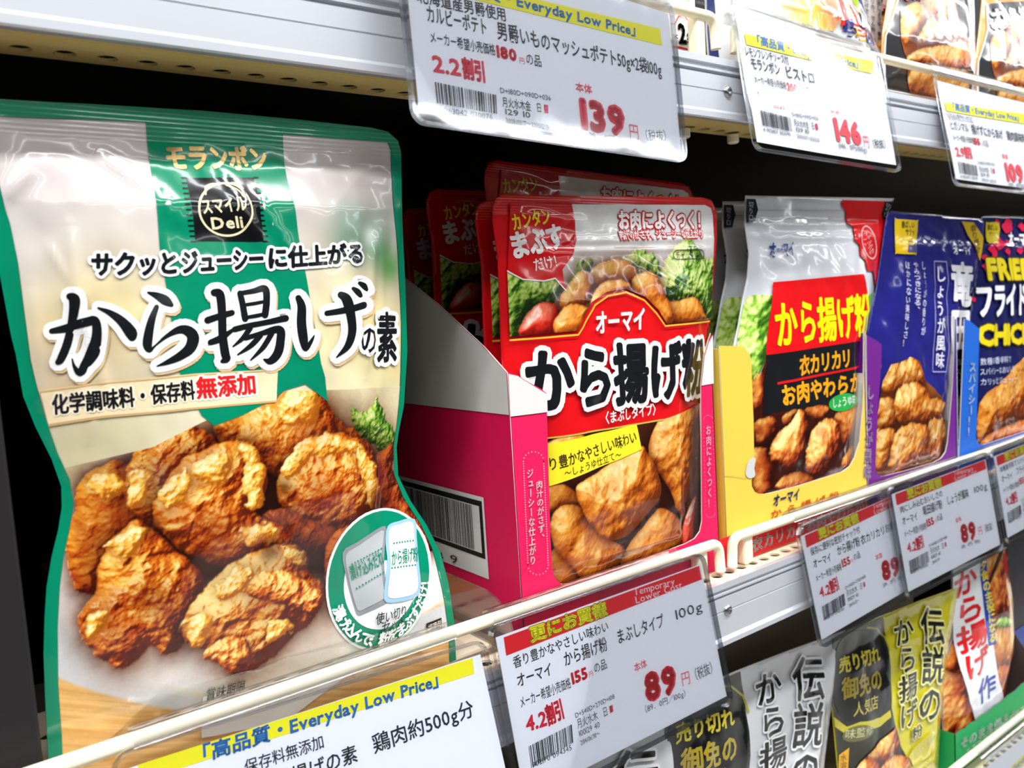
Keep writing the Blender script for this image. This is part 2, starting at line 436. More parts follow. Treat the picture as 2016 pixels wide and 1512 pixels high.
class Photo:
    def __init__(s, S, poly, mp=None, res=0.00045):
        s.S = S; s.mp = mp or (lambda p: S.uv(*p)); s.poly_ = np.array([s.mp(p) for p in poly])
        lo, hi = s.poly_.min(0), s.poly_.max(0); s.res = res
        s.us = np.arange(lo[0], hi[0] + res, res); s.vs = np.arange(lo[1], hi[1] + res, res)
        s.X, s.Y = np.meshgrid(s.us, s.vs); s.C = np.full(s.X.shape + (3,), 235.0)
        s.pts = np.stack([s.X.ravel(), s.Y.ravel()], 1)
    def fill(s, col): s.C[:] = col
    def vgrad(s, p0, c0, p1, c1):
        a, b = s.mp(p0), s.mp(p1); d = b - a; t = np.clip(((s.X - a[0]) * d[0] + (s.Y - a[1]) * d[1]) / (d @ d), 0, 1)[..., None]
        s.C = np.array(c0) * (1 - t) + np.array(c1) * t
    def _d(s, poly, sm=True, warp=0.0, ws=0.004, seed=0, raw=False):
        P = np.array([s.mp(p) for p in (smooth_loop(poly, 4) if sm else poly)])
        pts = s.pts
        lo, hi = P.min(0) - 0.012, P.max(0) + 0.012
        k = (pts[:, 0] > lo[0]) & (pts[:, 0] < hi[0]) & (pts[:, 1] > lo[1]) & (pts[:, 1] < hi[1])
        D = np.full(len(pts), -1.0)
        if k.any():
            q = pts[k]
            if warp: q = q + warp * (np.stack([fbm(q[:, 0] / ws, q[:, 1] / ws, seed, 3), fbm(q[:, 0] / ws, q[:, 1] / ws, seed + 31, 3)], 1) - 0.5) * 2
            d, i = seg_dist(q, P); D[k] = np.where(i, d, -d)
        return D.reshape(s.X.shape)
    def shape(s, poly, col, soft=0.0003, warp=0.0, ws=0.004, sm=True, seed=0, a=1.0):
        D = s._d(poly, sm, warp, ws, seed); m = (np.clip(D / soft * 0.5 + 0.5, 0, 1) * a)[..., None]
        s.C = s.C * (1 - m) + np.array(col, float) * m
    def glow(s, p, r, col, a=1.0):
        c = s.mp(p); q = s.mp((p[0] + r, p[1])); rr = np.hypot(*(q - c))
        m = (np.exp(-((s.X - c[0]) ** 2 + (s.Y - c[1]) ** 2) / (rr * rr)) * a)[..., None]
        s.C = s.C * (1 - m) + np.array(col, float) * m
    def lump(s, poly, stops=FRIED, seed=0, warp=0.0012, ws=0.004, bump=0.0016, bs=0.0045, L=(-0.45, 0.6, 0.66), red=0.35, gain=0.92, lift=0.09, shadow=0.7, sh=0.004, crumb=0.18, sm=True, rr=None):
        D = s._d(poly, sm, warp, ws, seed); ins = D > 0
        if not ins.any(): return
        jj, ii = np.where(D > -0.0118); sl = (slice(jj.min(), jj.max() + 1), slice(ii.min(), ii.max() + 1))
        D = D[sl]; ins = ins[sl]; X = s.X[sl]; Y = s.Y[sl]; C = s.C[sl]
        r = rr or float(D.max()); x = np.clip(D / r, 0, 1)
        hgt = r * np.sqrt(np.clip(1 - (1 - x) ** 2, 0, 1)) * 0.95
        big = fbm(X / (bs * 2.2), Y / (bs * 2.2), seed + 5, 3); fine = fbm(X / bs, Y / bs, seed + 9, 5, 0.62)
        ridge = 1 - np.abs(2 * fbm(X / (bs * 1.4), Y / (bs * 1.4), seed + 13, 4) - 1)
        hgt = hgt + (big - 0.5) * r * 0.42 + (fine - 0.5) * bump * 1.5 + (ridge - 0.5) * bump * 1.1
        gy, gx = np.gradient(hgt, s.res)
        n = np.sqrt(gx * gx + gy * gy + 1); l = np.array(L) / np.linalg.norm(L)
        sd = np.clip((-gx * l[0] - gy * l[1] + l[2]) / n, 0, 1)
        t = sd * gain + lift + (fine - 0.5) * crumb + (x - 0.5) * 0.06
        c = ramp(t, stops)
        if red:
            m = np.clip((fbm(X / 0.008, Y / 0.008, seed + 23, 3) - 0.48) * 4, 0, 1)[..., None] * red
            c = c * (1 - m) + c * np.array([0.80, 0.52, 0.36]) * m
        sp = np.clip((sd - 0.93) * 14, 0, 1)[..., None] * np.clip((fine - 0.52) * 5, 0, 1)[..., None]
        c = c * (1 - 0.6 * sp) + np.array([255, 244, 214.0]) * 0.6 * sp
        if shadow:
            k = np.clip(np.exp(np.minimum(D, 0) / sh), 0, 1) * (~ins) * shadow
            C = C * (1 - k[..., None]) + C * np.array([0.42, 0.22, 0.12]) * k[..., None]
        m = np.clip(D / 0.00035 * 0.5 + 0.5, 0, 1)[..., None]; C = C * (1 - m) + c * m
        s.C[sl] = C
    def leaf(s, poly, seed=0, stops=LEAF, gain=0.9, vein=None, warp=0.0015):
        s.lump(poly, stops, seed, warp=warp, ws=0.003, bump=0.0035, bs=0.007, red=0, gain=gain, shadow=0.35, crumb=0.1)
    def build(s, name, parent, layer=0, m=None, base=0.0003, step=0.00012, label=None):
        d, i = seg_dist(s.pts, s.poly_); keep = i.reshape(s.X.shape)
        ny, nx = s.X.shape; idx = np.arange(nx * ny).reshape(ny, nx)
        q = keep[:-1, :-1] | keep[1:, :-1] | keep[1:, 1:] | keep[:-1, 1:]
        F = np.stack([idx[:-1, :-1][q], idx[:-1, 1:][q], idx[1:, 1:][q], idx[1:, :-1][q]], 1)
        used = np.unique(F); rm = np.full(nx * ny, -1); rm[used] = np.arange(len(used)); F = rm[F]
        A = s.poly_; B = np.roll(A, -1, axis=0); o = used[~i[used]]; P = s.pts[o]; best = np.full(len(P), 1e9); Q = P.copy()
        for a_, b_ in zip(A, B):                 # pull stray border points onto the outline
            ab = b_ - a_; t = np.clip(((P - a_) @ ab) / (ab @ ab + 1e-18), 0, 1); c_ = a_ + t[:, None] * ab; dd = ((P - c_) ** 2).sum(1)
            k = dd < best; best[k] = dd[k]; Q[k] = c_[k]
        s.pts[o] = Q
        uv = s.pts[used]; nr = s.S.nrm(uv); pos = s.S.P(uv) + nr * (base + step * layer)
        o = build(name, pos, F, m or mat('printed_photo', (255, 255, 255), rough=0.16, vcol=True, detail=0.10, coat=0.7), parent, None, True, nr, label)
        c = np.clip(s.C.reshape(-1, 3)[used] / 255.0, 0, 1); c = np.where(c <= 0.04045, c / 12.92, ((c + 0.055) / 1.055) ** 2.4)
        at_ = o.data.color_attributes.new('print', 'FLOAT_COLOR', 'POINT')
        at_.data.foreach_set('color', np.concatenate([c, np.ones((len(c), 1))], 1).astype(np.float32).ravel())
        return o

# ------------------------------------------------------------------ flexible pouch body
def pouch_hf(outline, amp, edge, vprof=None, creases=(), wr=0.0, seed=0, ws=0.02):
    """bulge: zero on the sealed outline, amp inside, plus crease ridges ((u0,v0),(u1,v1),amp,width)"""
    OL = np.asarray(outline)
    def hf(uv):
        d, ins = seg_dist(uv, OL)
        x = np.clip(d / edge, 0, 1); p = np.where(ins, np.sin(x * math.pi / 2) ** 1.2, 0.0)
        h = amp * p
        if vprof is not None: h = h * np.interp(uv[:, 1], [a for a, _ in vprof], [b for _, b in vprof])
        if wr: h = h + wr * np.clip(d / 0.012, 0, 1) * ins * ((fbm(uv[:, 0] / ws, uv[:, 1] / (ws * 1.7), seed, 2) - 0.5) + 0.20 * (fbm(uv[:, 0] / 0.0065, uv[:, 1] / 0.010, seed + 7, 1) - 0.5))
        for a, b, am, w in creases:
            a = np.array(a); b = np.array(b); ab = b - a
            t = ((uv - a) @ ab) / (ab @ ab); tc = np.clip(t, 0, 1); q = a + tc[:, None] * ab
            dd = ((uv - q) ** 2).sum(1)
            h = h + am * np.exp(-dd / (w * w)) * np.sin(np.clip(t, 0.02, 0.98) * math.pi) ** 0.5 * ins
        return h
    return hf
def pouch_body(name, S, outline, m, parent, grid=0.0022, back=0.6, thick=0.0006):
    OL = [tuple(p) for p in outline]
    # resample outline
    R = []
    for a, b in zip(OL, OL[1:] + OL[:1]):
        a, b = np.array(a), np.array(b); n = max(1, int(np.hypot(*(b - a)) / grid))
        R += [a + (b - a) * k / n for k in range(n)]
    R = np.array(R); lo, hi = R.min(0), R.max(0)
    gx, gy = np.meshgrid(np.arange(lo[0], hi[0], grid), np.arange(lo[1], hi[1], grid)); G = np.stack([gx.ravel(), gy.ravel()], 1)
    d, i = seg_dist(G, R); G = G[i & (d > grid * 0.45)]
    pts = [Vector(p) for p in np.concatenate([R, G])]; n = len(R)
    v, e, f, *_ = delaunay_2d_cdt(pts, [], [list(range(n))], 1, 1e-7)
    v = np.array([tuple(p) for p in v]); fs = []
    for t in f:
        a, b, c = (v[k] for k in t[:3])
        fs.append(tuple(t) if (b[0] - a[0]) * (c[1] - a[1]) - (b[1] - a[1]) * (c[0] - a[0]) > 0 else tuple(t)[::-1])
    f = fs
    dd, _ = seg_dist(v, R); bd = dd < grid * 0.02
    F1 = S.P(v, -0.0005); hh = S.h(v); B1 = S.O + v[:, :1] * S.U + v[:, 1:2] * S.V + (np.minimum(-back * np.maximum(hh, 0), hh) - thick - 0.0005)[:, None] * S.N
    nF = S.nrm(v)
    V = np.concatenate([F1, B1]); m_ = len(v)
    Fc = f + [tuple(k + m_ for k in t[::-1]) for t in f]
    # rim
    cnt = {}
    for t in f:
        for a, b in zip(t, t[1:] + t[:1]): cnt[(a, b)] = 1
    rim = [(a, b) for a, b in cnt if (b, a) not in cnt]
    Fc += [(b, a, a + m_, b + m_) for a, b in rim]
    return build(name, V, Fc, m, parent, None, True)
# ================================================================== setting: floor, back wall, shelves
X0, X1 = -0.45, 2.3
M_TAN = mat('cream_enamel_steel', (216, 188, 118), rough=0.42, noise=0.05, nscale=40)
M_DECK = mat('beige_enamel_steel', (226, 206, 176), rough=0.4, noise=0.04, nscale=40)
M_ALU = mat('brushed_aluminium', (206, 209, 215), rough=0.30, metal=0.45, noise=0.05, nscale=15)
M_CREAM = mat('cream_plastic', (240, 232, 204), rough=0.32, noise=0.02)
M_SHADE = mat('interior_shade_black', (12, 12, 13), rough=0.8, noise=0.2)  # near-black puts shelf-interior shade into the back wall and undersides
M_SCREW = mat('zinc_screw', (170, 172, 176), rough=0.25, metal=1.0)
def struct(name, v, f, m): return tag(build(name, v, f, m), kind='structure')
struct('floor', *box_geo(-2.5, 3.5, -3.0, 0.5, -1.22, -1.20), mat('floor_vinyl', (150, 149, 146), rough=0.35, noise=0.06, nscale=4))
struct('wall_back', *box_geo(X0, X1, 0.36, 0.38, -1.20, 0.75), M_SHADE)
def hole_strip(x0, x1, y0, y1, z, pitch, phase, r, t=0.0012, seg=16, yc=None):
    """sheet with a row of round holes, pitch along X"""
    V, F = [], []
    yc = (y0 + y1) / 2 if yc is None else yc
    n0 = math.ceil((x0 - phase) / pitch + 0.5); n1 = math.floor((x1 - phase) / pitch - 0.5)
    def quad(a, b, c, d): 
        o = len(V); V.extend([a, b, c, d]); F.append((o, o + 1, o + 2, o + 3))
    xa = phase + (n0 - 0.5) * pitch; xb = phase + (n1 + 0.5) * pitch
    for za in (z, z + t):
        quad((x0, y0, za), (xa, y0, za), (xa, y1, za), (x0, y1, za)); quad((xb, y0, za), (x1, y0, za), (x1, y1, za), (xb, y1, za))
    for n in range(n0, n1 + 1):
        c = phase + n * pitch; xl, xr = c - pitch / 2, c + pitch / 2
        out = [(xr, y1), (c + pitch / 4, y1), (c, y1), (c - pitch / 4, y1), (xl, y1), (xl, (y1 + yc) / 2), (xl, yc), (xl, (y0 + yc) / 2), (xl, y0), (c - pitch / 4, y0), (c, y0), (c + pitch / 4, y0), (xr, y0), (xr, (y0 + yc) / 2), (xr, yc), (xr, (y1 + yc) / 2)]
        o = len(V)
        for za in (z, z + t):
            for k in range(16):
                th = math.pi / 4 + 2 * math.pi * k / 16
                V.append((c + r * math.cos(th), yc + r * math.sin(th), za)); V.append((out[k][0], out[k][1], za))
        for k in range(16):
            j = (k + 1) % 16
            F.append((o + 2 * k, o + 2 * k + 1, o + 2 * j + 1, o + 2 * j)); F.append((o + 32 + 2 * k, o + 32 + 2 * j, o + 33 + 2 * j, o + 33 + 2 * k))
            F.append((o + 2 * k, o + 2 * j, o + 32 + 2 * j, o + 32 + 2 * k))
    for y in (y0, y1): quad((x0, y, z), (x1, y, z), (x1, y, z + t), (x0, y, z + t))
    return V, F
def extrude_x(prof, x0, x1):
    n = len(prof); V = [(x, y, z) for x in (x0, x1) for y, z in prof]
    F = [(i, (i + 1) % n, n + (i + 1) % n, n + i) for i in range(n)]
    tr = tessellate_polygon([[Vector((y, z, 0)) for y, z in prof]])
    F += [tuple(t) for t in tr] + [tuple(i + n for i in t) for t in tr]
    return V, F
def store_shelf(zd, label, screw_x, rail_h=0.0355):
    """zd: height of the deck's top face"""
    r = thing('store_shelf', (0.4, 0.17, zd - 0.03), label, 'shelf', 'shelves of the store rack')
    # perforated front strip of the deck, then plain deck with one more row further in
    v, f = hole_strip(X0, X1, -0.0075, 0.0075, zd - 0.0012, 0.0107, 0.4005, 0.0033, yc=0.0)
    v2, f2 = hole_strip(X0, X1, 0.060, 0.080, zd - 0.0012, 0.0107, 0.0207, 0.0033)
    g = merge((v, f), (v2, f2), box_geo(X0, X1, 0.0075, 0.060, zd - 0.0012, zd), box_geo(X0, X1, 0.080, 0.3605, zd - 0.0012, zd))
    build('deck', *g, M_DECK, r)
    build('underside_shade', *merge(box_geo(X0, X1, -0.0050, 0.3605, zd - 0.0040, zd - 0.0016), box_geo(X0, X1, 0.0034, 0.0196, zd - 0.0280, zd - 0.0272), box_geo(X0, X1, 0.0190, 0.0196, zd - 0.0280, zd - 0.0040)), M_SHADE, r, label='added dark panel standing in for shade under the deck')  # added dark sheets stand in for shade below the deck and behind the holes
    # front channel: vertical web and perforated lower flange seen from below
    zf = zd - 0.0305
    v, f = hole_strip(X0, X1, 0.0030, 0.0214, zf, 0.01295, 0.0418, 0.0036, yc=0.0138)
    g = merge((v, f), box_geo(X0, X1, -0.0068, -0.0055, zf - 0.001, zd - 0.0014), box_geo(X0, X1, -0.0055, 0.0030, zf - 0.0012, zf),
              box_geo(X0, X1, 0.0200, 0.0214, zf + 0.0012, zf + 0.010))
    build('front_channel', *g, M_TAN, r)
    # aluminium price rail with grooves
    y = -0.0072; a = -0.0098; zt = zd
    prof = [(y, zt + 0.0005), (a - 0.001, zt + 0.0005), (a - 0.001, zt - 0.0030), (a + 0.0008, zt - 0.0036), (a + 0.0008, zt - 0.0050), (a - 0.0005, zt - 0.0054), (a - 0.0005, zt - 0.0066),
            (a + 0.0016, zt - 0.0070), (a + 0.0016, zt - 0.0080), (a, zt - 0.0084), (a, zt - 0.0158), (a + 0.0006, zt - 0.0161), (a + 0.0006, zt - 0.0164), (a, zt - 0.0167),
            (a, zt - rail_h + 0.0050), (a - 0.0014, zt - rail_h + 0.0034), (a - 0.0014, zt - rail_h + 0.0006), (a - 0.0004, zt - rail_h), (y, zt - rail_h)]
    build('price_rail', *extrude_x(prof, X0, X1), M_ALU, r)
    for sx in screw_x:
        V, F = [], []
        for i, (rr, dy) in enumerate([(0.0032, 0.0), (0.0031, 0.0006), (0.0024, 0.0013), (0.0013, 0.0017), (0.0009, 0.0012), (0.0001, 0.0011)]):
            for k in range(14): V.append((sx + rr * math.cos(2 * math.pi * k / 14), a - dy, zt - 0.0162 + rr * math.sin(2 * math.pi * k / 14)))
            if i: F += [((i - 1) * 14 + k, (i - 1) * 14 + (k + 1) % 14, i * 14 + (k + 1) % 14, i * 14 + k) for k in range(14)]
        build('screw', V, F, M_SCREW, r, smooth=True)
    return r
ZU, ZM, ZL = 0.1240, -0.1592, -0.4050
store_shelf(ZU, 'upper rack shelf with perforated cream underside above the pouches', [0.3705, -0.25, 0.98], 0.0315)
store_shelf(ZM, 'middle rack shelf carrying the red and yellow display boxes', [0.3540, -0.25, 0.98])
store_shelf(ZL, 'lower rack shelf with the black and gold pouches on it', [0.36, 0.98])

def fence(x0, x1, zb, zd, posts, label):
    r = thing('shelf_fence', ((x0 + x1) / 2, 0, zd), label, 'fence', 'cream fences along the shelf edges')
    p = bend([(x0 - 0.001, 0, zb - 0.0165), (x0, 0, zb), (x1, 0, zb), (x1 + 0.001, 0, zb - 0.0165)], 0.006, 6)
    build('bar', *tube_geo(p, 0.0029, 16), M_CREAM, r, smooth=True)
    for px in posts:
        bevel_box('post', px - 0.004, px + 0.004, -0.001, 0.0055, zd + 0.0002, zb - 0.001, M_CREAM, r, 0.0015)
        if zd > 0: build('peg', *tube_geo([(px, 0.0138, zd - 0.0318), (px, 0.0138, zd - 0.0360), (px, 0.0138, zd - 0.0367)], [0.0034, 0.0034, 0.0026], 14), M_CREAM, r, smooth=False)
    return r
fence(-0.10, 0.3735, 0.1497, ZU, [-0.085, 0.3615], 'cream fence on the upper shelf, ending in front of the twin-pack box')
fence(0.3920, 0.83, 0.1497, ZU, [0.4040, 0.815], 'cream fence on the upper shelf before the orange and black pouches')
fence(-0.10, 0.3600, -0.1402, ZM, [-0.085, 0.3460], 'cream fence before the green pouch and pink display box')
fence(0.3725, 0.83, -0.1402, ZM, [0.3865, 0.815], 'cream fence before the yellow, purple and blue display boxes')
fence(0.42, 0.95, -0.3850, ZL, [0.44, 0.935], 'cream fence on the lowest shelf before the green carton')
# ================================================================== large green and cream pouch
GO = [(-34, 215), (-20, 199), (0, 196), (200, 207), (397, 219), (595, 237), (730, 252), (762, 260), (782, 278), (788, 300), (790, 438), (796, 557), (800, 690), (793, 800), (783, 850), (779, 880), (782, 936),
      (806, 985), (838, 1033), (865, 1087), (881, 1146), (891, 1215), (896, 1290), (897, 1340),
      (700, 1395), (480, 1465), (250, 1535), (98, 1585), (94, 1479), (89, 1371), (86, 1290), (88, 1215), (92, 1156), (102, 1097), (115, 1044), (122, 1000), (121, 958),
      (102, 904), (70, 840), (46, 780), (32, 700), (22, 660), (0, 541), (-12, 450), (-26, 330)]
GY = 0.013
S0 = Surf(at(98, 1585, GY), (1, 0, 0), (0, -0.02, 1))
GOUV = np.array([S0.uv(*p) for p in GO])
def guv(x, y): return tuple(S0.uv(x, y))
vtop = S0.uv(400, 219)[1]
vp = [(0, 0.25), (0.03, 0.8), (0.09, 1.0), (0.15, 0.85), (vtop - 0.034, 0.62), (vtop - 0.018, 0.12), (vtop - 0.010, 0.0), (vtop + 0.02, 0.0)]
cr = [(guv(132, 445), guv(150, 640), 0.0010, 0.0021), (guv(150, 620), guv(205, 780), 0.0009, 0.0021), (guv(140, 780), guv(165, 560), 0.0006, 0.002), (guv(60, 560), guv(85, 800), 0.0007, 0.0022), (guv(350, 560), guv(330, 700), 0.0004, 0.003), (guv(90, 480), guv(130, 560), 0.0004, 0.0015),
      (guv(185, 298), guv(285, 375), 0.0012, 0.0026), (guv(62, 325), guv(8, 395), 0.0012, 0.0026), (guv(428, 345), guv(505, 500), 0.0010, 0.0024), (guv(480, 372), guv(560, 515), 0.0009, 0.0022), (guv(300, 380), guv(350, 450), 0.0007, 0.003),
      (guv(675, 500), guv(640, 710), 0.0014, 0.0050), (guv(725, 470), guv(700, 740), 0.0009, 0.0021), (guv(742, 500), guv(735, 800), 0.0006, 0.002), (guv(390, 740), guv(370, 860), 0.0006, 0.0040),
      (guv(180, 800), guv(170, 880), 0.0004, 0.0018), (guv(780, 400), guv(775, 520), 0.0006, 0.002), (guv(820, 1030), guv(860, 1160), 0.0004, 0.0018)]
SG = Surf(S0.O, S0.U, S0.V, pouch_hf(GOUV, 0.0125, 0.040, vp, cr, wr=0.0030, seed=3, ws=0.022)).table(-60, 170, 920, 1600)
gloc = tuple(S0.P(np.array([[0.07, 0.0]]))[0]); gloc = (gloc[0], GY, ZM)
G = thing('seasoning_pouch', gloc, 'large green and cream pouch with fried chicken on a white plate', 'pouch')
zs = float(S0.P(np.array([[0.05, vtop - 0.0125]]))[0][2]) - ZM
RIBG = (zs, zs + 0.05, 0.0016)
GREEN = (0, 132, 96)
pouch_body('film', SG, GOUV, ink(GREEN, rib=RIBG), G)
IL = [(-14, 232), (-8, 330), (10, 410), (20, 440), (36, 517), (52, 636), (62, 710), (72, 754), (89, 818), (113, 888), (138, 942), (146, 990), (137, 1044), (125, 1097), (118, 1156), (114, 1237), (115, 1344), (122, 1452), (126, 1570)]
IR = [(762, 281), (768, 296), (772, 398), (782, 517), (788, 636), (786, 754), (779, 834), (773, 877), (774, 931), (792, 979), (824, 1028), (849, 1081), (861, 1130), (873, 1183), (881, 1242), (884, 1340)]
# upper background print: white cloth, cream, blurred greens
ph = Photo(SG, [(-16, 228)] + [(286, 241), (556, 265)] + IR[:8] + [(773, 915), (600, 935), (300, 950), (125, 930)] + IL[8::-1], res=0.0012)
ph.vgrad((380, 300), (200, 191, 190), (360, 560), (210, 202, 195))
for p, r, c, a in [((120, 520), 110, (206, 200, 199), 0.8), ((220, 620), 130, (226, 206, 146), 0.9), ((110, 640), 70, (220, 204, 156), 0.8), ((160, 760), 120, (196, 160, 122), 0.7), ((700, 650), 110, (228, 212, 160), 0.9),
                   ((750, 720), 90, (226, 200, 116), 0.8), ((690, 800), 120, (228, 220, 182), 0.8), ((230, 860), 140, (212, 202, 162), 0.95), ((420, 880), 140, (222, 214, 178), 0.9), ((150, 900), 80, (210, 198, 156), 0.9), ((700, 340), 60, (196, 186, 182), 0.7), ((730, 330), 50, (176, 166, 164), 0.7), ((110, 330), 60, (190, 178, 180), 0.5)]: ph.glow(p, r, c, a)
for p, r, c, a in [((700, 450), 34, (120, 150, 130), 0.8), ((745, 440), 30, (150, 170, 150), 0.6), ((690, 480), 26, (90, 130, 100), 0.7), ((745, 490), 26, (80, 130, 92), 0.8), ((765, 525), 22, (90, 160, 80), 0.8), ((680, 430), 20, (150, 172, 156), 0.6), ((728, 465), 16, (216, 222, 214), 0.9)]: ph.glow(p, r, c, a)
_bd = Decal(SG, 0.003, inkf=lambda c: ink(c, rib=RIBG))
_bd.ring(GO, [(-14, 228), (286, 241), (556, 265)] + IR + [(700, 1400), (480, 1475), (250, 1545), (126, 1575)] + IL[::-1][:-1], GREEN, 4)
_bd.build('border', G)
ph.build('background_print', G, 1, mat('printed_photo_ribbed', (255, 255, 255), rough=0.16, coat=0.7, vcol=True, rib=RIBG))
# food photograph
pic = [(122, 922), (300, 880), (400, 830), (560, 770), (786, 760)] + IR[6:] + [(700, 1400), (480, 1465), (250, 1530), (126, 1570)] + IL[:10:-1]
ph = Photo(SG, pic, res=0.00036)
ph.vgrad((400, 780), (224, 212, 172), (400, 960), (218, 202, 158))
ph.shape([(80, 1330), (300, 1385), (420, 1400), (500, 1400), (700, 1300), (900, 1200), (950, 1600), (60, 1600)], (228, 178, 104), warp=0.0)   # wooden table
X, Y = ph.X, ph.Y
gr = fbm((X * 0.94 - Y * 0.34) / 0.03, (X * 0.34 + Y * 0.94) / 0.0012, 5, 3); wood = ph._d([(80, 1330), (300, 1385), (420, 1400), (500, 1400), (700, 1300), (900, 1200), (950, 1600), (60, 1600)]) > 0
ph.C[wood] += (gr[wood] - 0.5)[:, None] * np.array([46, 58, 60.0])
ph.shape([(90, 1120), (140, 1230), (300, 1340), (420, 1370), (540, 1350), (700, 1270), (900, 1180), (900, 1225), (720, 1310), (560, 1380), (440, 1402), (300, 1388), (120, 1335), (90, 1280)], (208, 210, 212), soft=0.0006)
ph.shape([(170, 930), (260, 880), (420, 850), (760, 900), (880, 1150), (760, 1235), (600, 1320), (440, 1366), (300, 1345), (180, 1275), (110, 1190), (95, 1080)], (240, 240, 238), soft=0.002)
ph.glow((520, 1290), 90, (216, 190, 160), 0.7); ph.glow((250, 1300), 70, (190, 150, 120), 0.45); ph.glow((640, 1240), 70, (206, 180, 150), 0.6); ph.glow((170, 1180), 50, (214, 214, 212), 0.6)
ph.glow((300, 1330), 60, (222, 214, 206), 0.6); ph.glow((720, 1230), 60, (225, 215, 200), 0.6)
ph.shape([(160, 960), (260, 900), (420, 850), (640, 830), (760, 930), (830, 1060), (700, 1180), (600, 1130), (400, 1150), (330, 1240), (200, 1130)], (66, 24, 8), soft=0.003)
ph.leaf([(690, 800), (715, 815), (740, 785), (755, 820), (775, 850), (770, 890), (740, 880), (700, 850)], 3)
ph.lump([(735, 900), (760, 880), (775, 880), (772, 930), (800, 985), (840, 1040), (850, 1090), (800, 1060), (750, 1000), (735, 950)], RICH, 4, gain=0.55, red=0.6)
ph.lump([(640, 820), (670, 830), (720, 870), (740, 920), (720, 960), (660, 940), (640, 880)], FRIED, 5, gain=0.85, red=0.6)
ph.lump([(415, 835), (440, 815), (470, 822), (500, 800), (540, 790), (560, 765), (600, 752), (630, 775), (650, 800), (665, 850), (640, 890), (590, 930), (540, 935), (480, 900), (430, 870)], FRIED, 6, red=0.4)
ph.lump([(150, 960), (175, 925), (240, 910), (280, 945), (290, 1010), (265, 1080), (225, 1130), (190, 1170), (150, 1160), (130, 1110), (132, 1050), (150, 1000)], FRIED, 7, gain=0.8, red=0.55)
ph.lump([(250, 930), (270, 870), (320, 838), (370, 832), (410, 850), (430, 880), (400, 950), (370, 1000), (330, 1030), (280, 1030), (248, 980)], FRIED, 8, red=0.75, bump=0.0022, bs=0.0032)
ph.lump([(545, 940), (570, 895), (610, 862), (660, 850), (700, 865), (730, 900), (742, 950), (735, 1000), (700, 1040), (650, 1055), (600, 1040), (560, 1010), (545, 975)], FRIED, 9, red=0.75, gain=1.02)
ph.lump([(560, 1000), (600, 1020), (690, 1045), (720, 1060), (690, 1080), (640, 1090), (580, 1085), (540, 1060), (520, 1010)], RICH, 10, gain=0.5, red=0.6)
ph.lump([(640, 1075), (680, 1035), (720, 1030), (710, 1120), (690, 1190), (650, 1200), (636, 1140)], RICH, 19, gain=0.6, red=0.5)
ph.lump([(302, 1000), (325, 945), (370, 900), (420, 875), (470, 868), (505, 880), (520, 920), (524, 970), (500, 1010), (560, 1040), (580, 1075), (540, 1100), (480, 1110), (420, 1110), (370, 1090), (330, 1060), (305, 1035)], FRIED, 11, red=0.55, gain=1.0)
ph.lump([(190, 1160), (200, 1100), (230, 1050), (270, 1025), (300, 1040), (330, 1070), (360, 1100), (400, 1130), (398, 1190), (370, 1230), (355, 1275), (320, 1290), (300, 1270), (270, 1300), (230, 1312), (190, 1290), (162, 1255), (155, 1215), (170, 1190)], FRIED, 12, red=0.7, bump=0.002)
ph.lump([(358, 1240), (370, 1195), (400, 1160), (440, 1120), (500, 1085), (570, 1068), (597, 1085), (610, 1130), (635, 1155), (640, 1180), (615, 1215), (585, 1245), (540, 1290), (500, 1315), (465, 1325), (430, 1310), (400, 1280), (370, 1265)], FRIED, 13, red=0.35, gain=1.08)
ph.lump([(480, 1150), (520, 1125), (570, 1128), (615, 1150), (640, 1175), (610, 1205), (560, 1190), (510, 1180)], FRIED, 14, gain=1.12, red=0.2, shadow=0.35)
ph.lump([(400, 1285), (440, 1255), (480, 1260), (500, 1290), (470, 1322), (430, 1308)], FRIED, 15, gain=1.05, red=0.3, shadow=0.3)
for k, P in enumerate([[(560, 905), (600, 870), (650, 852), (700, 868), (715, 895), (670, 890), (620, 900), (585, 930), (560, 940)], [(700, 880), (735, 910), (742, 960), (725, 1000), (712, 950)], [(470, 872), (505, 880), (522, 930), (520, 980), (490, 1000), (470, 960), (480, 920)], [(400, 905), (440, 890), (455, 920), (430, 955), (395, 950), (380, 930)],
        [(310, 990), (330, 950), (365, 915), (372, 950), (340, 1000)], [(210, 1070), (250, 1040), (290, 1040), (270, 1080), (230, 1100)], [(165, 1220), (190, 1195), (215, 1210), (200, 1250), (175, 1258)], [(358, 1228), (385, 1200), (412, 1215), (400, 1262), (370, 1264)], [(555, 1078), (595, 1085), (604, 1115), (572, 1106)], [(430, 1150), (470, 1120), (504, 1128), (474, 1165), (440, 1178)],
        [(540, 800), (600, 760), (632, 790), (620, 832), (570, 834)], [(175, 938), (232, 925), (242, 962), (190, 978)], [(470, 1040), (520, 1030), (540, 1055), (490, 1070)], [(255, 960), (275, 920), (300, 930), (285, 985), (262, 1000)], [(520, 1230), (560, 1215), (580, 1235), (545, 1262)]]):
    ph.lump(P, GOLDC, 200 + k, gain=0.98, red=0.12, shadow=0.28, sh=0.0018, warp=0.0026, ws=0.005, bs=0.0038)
for p, r, c, a in [((640, 965), 46, (140, 40, 12), 0.45), ((430, 1052), 56, (130, 50, 22), 0.4), ((300, 1180), 50, (104, 30, 12), 0.45), ((330, 900), 40, (150, 54, 30), 0.35), ((520, 1180), 30, (150, 60, 20), 0.3), ((600, 850), 36, (170, 70, 24), 0.35), ((230, 1010), 34, (150, 50, 20), 0.4)]: ph.glow(p, r, c, a)
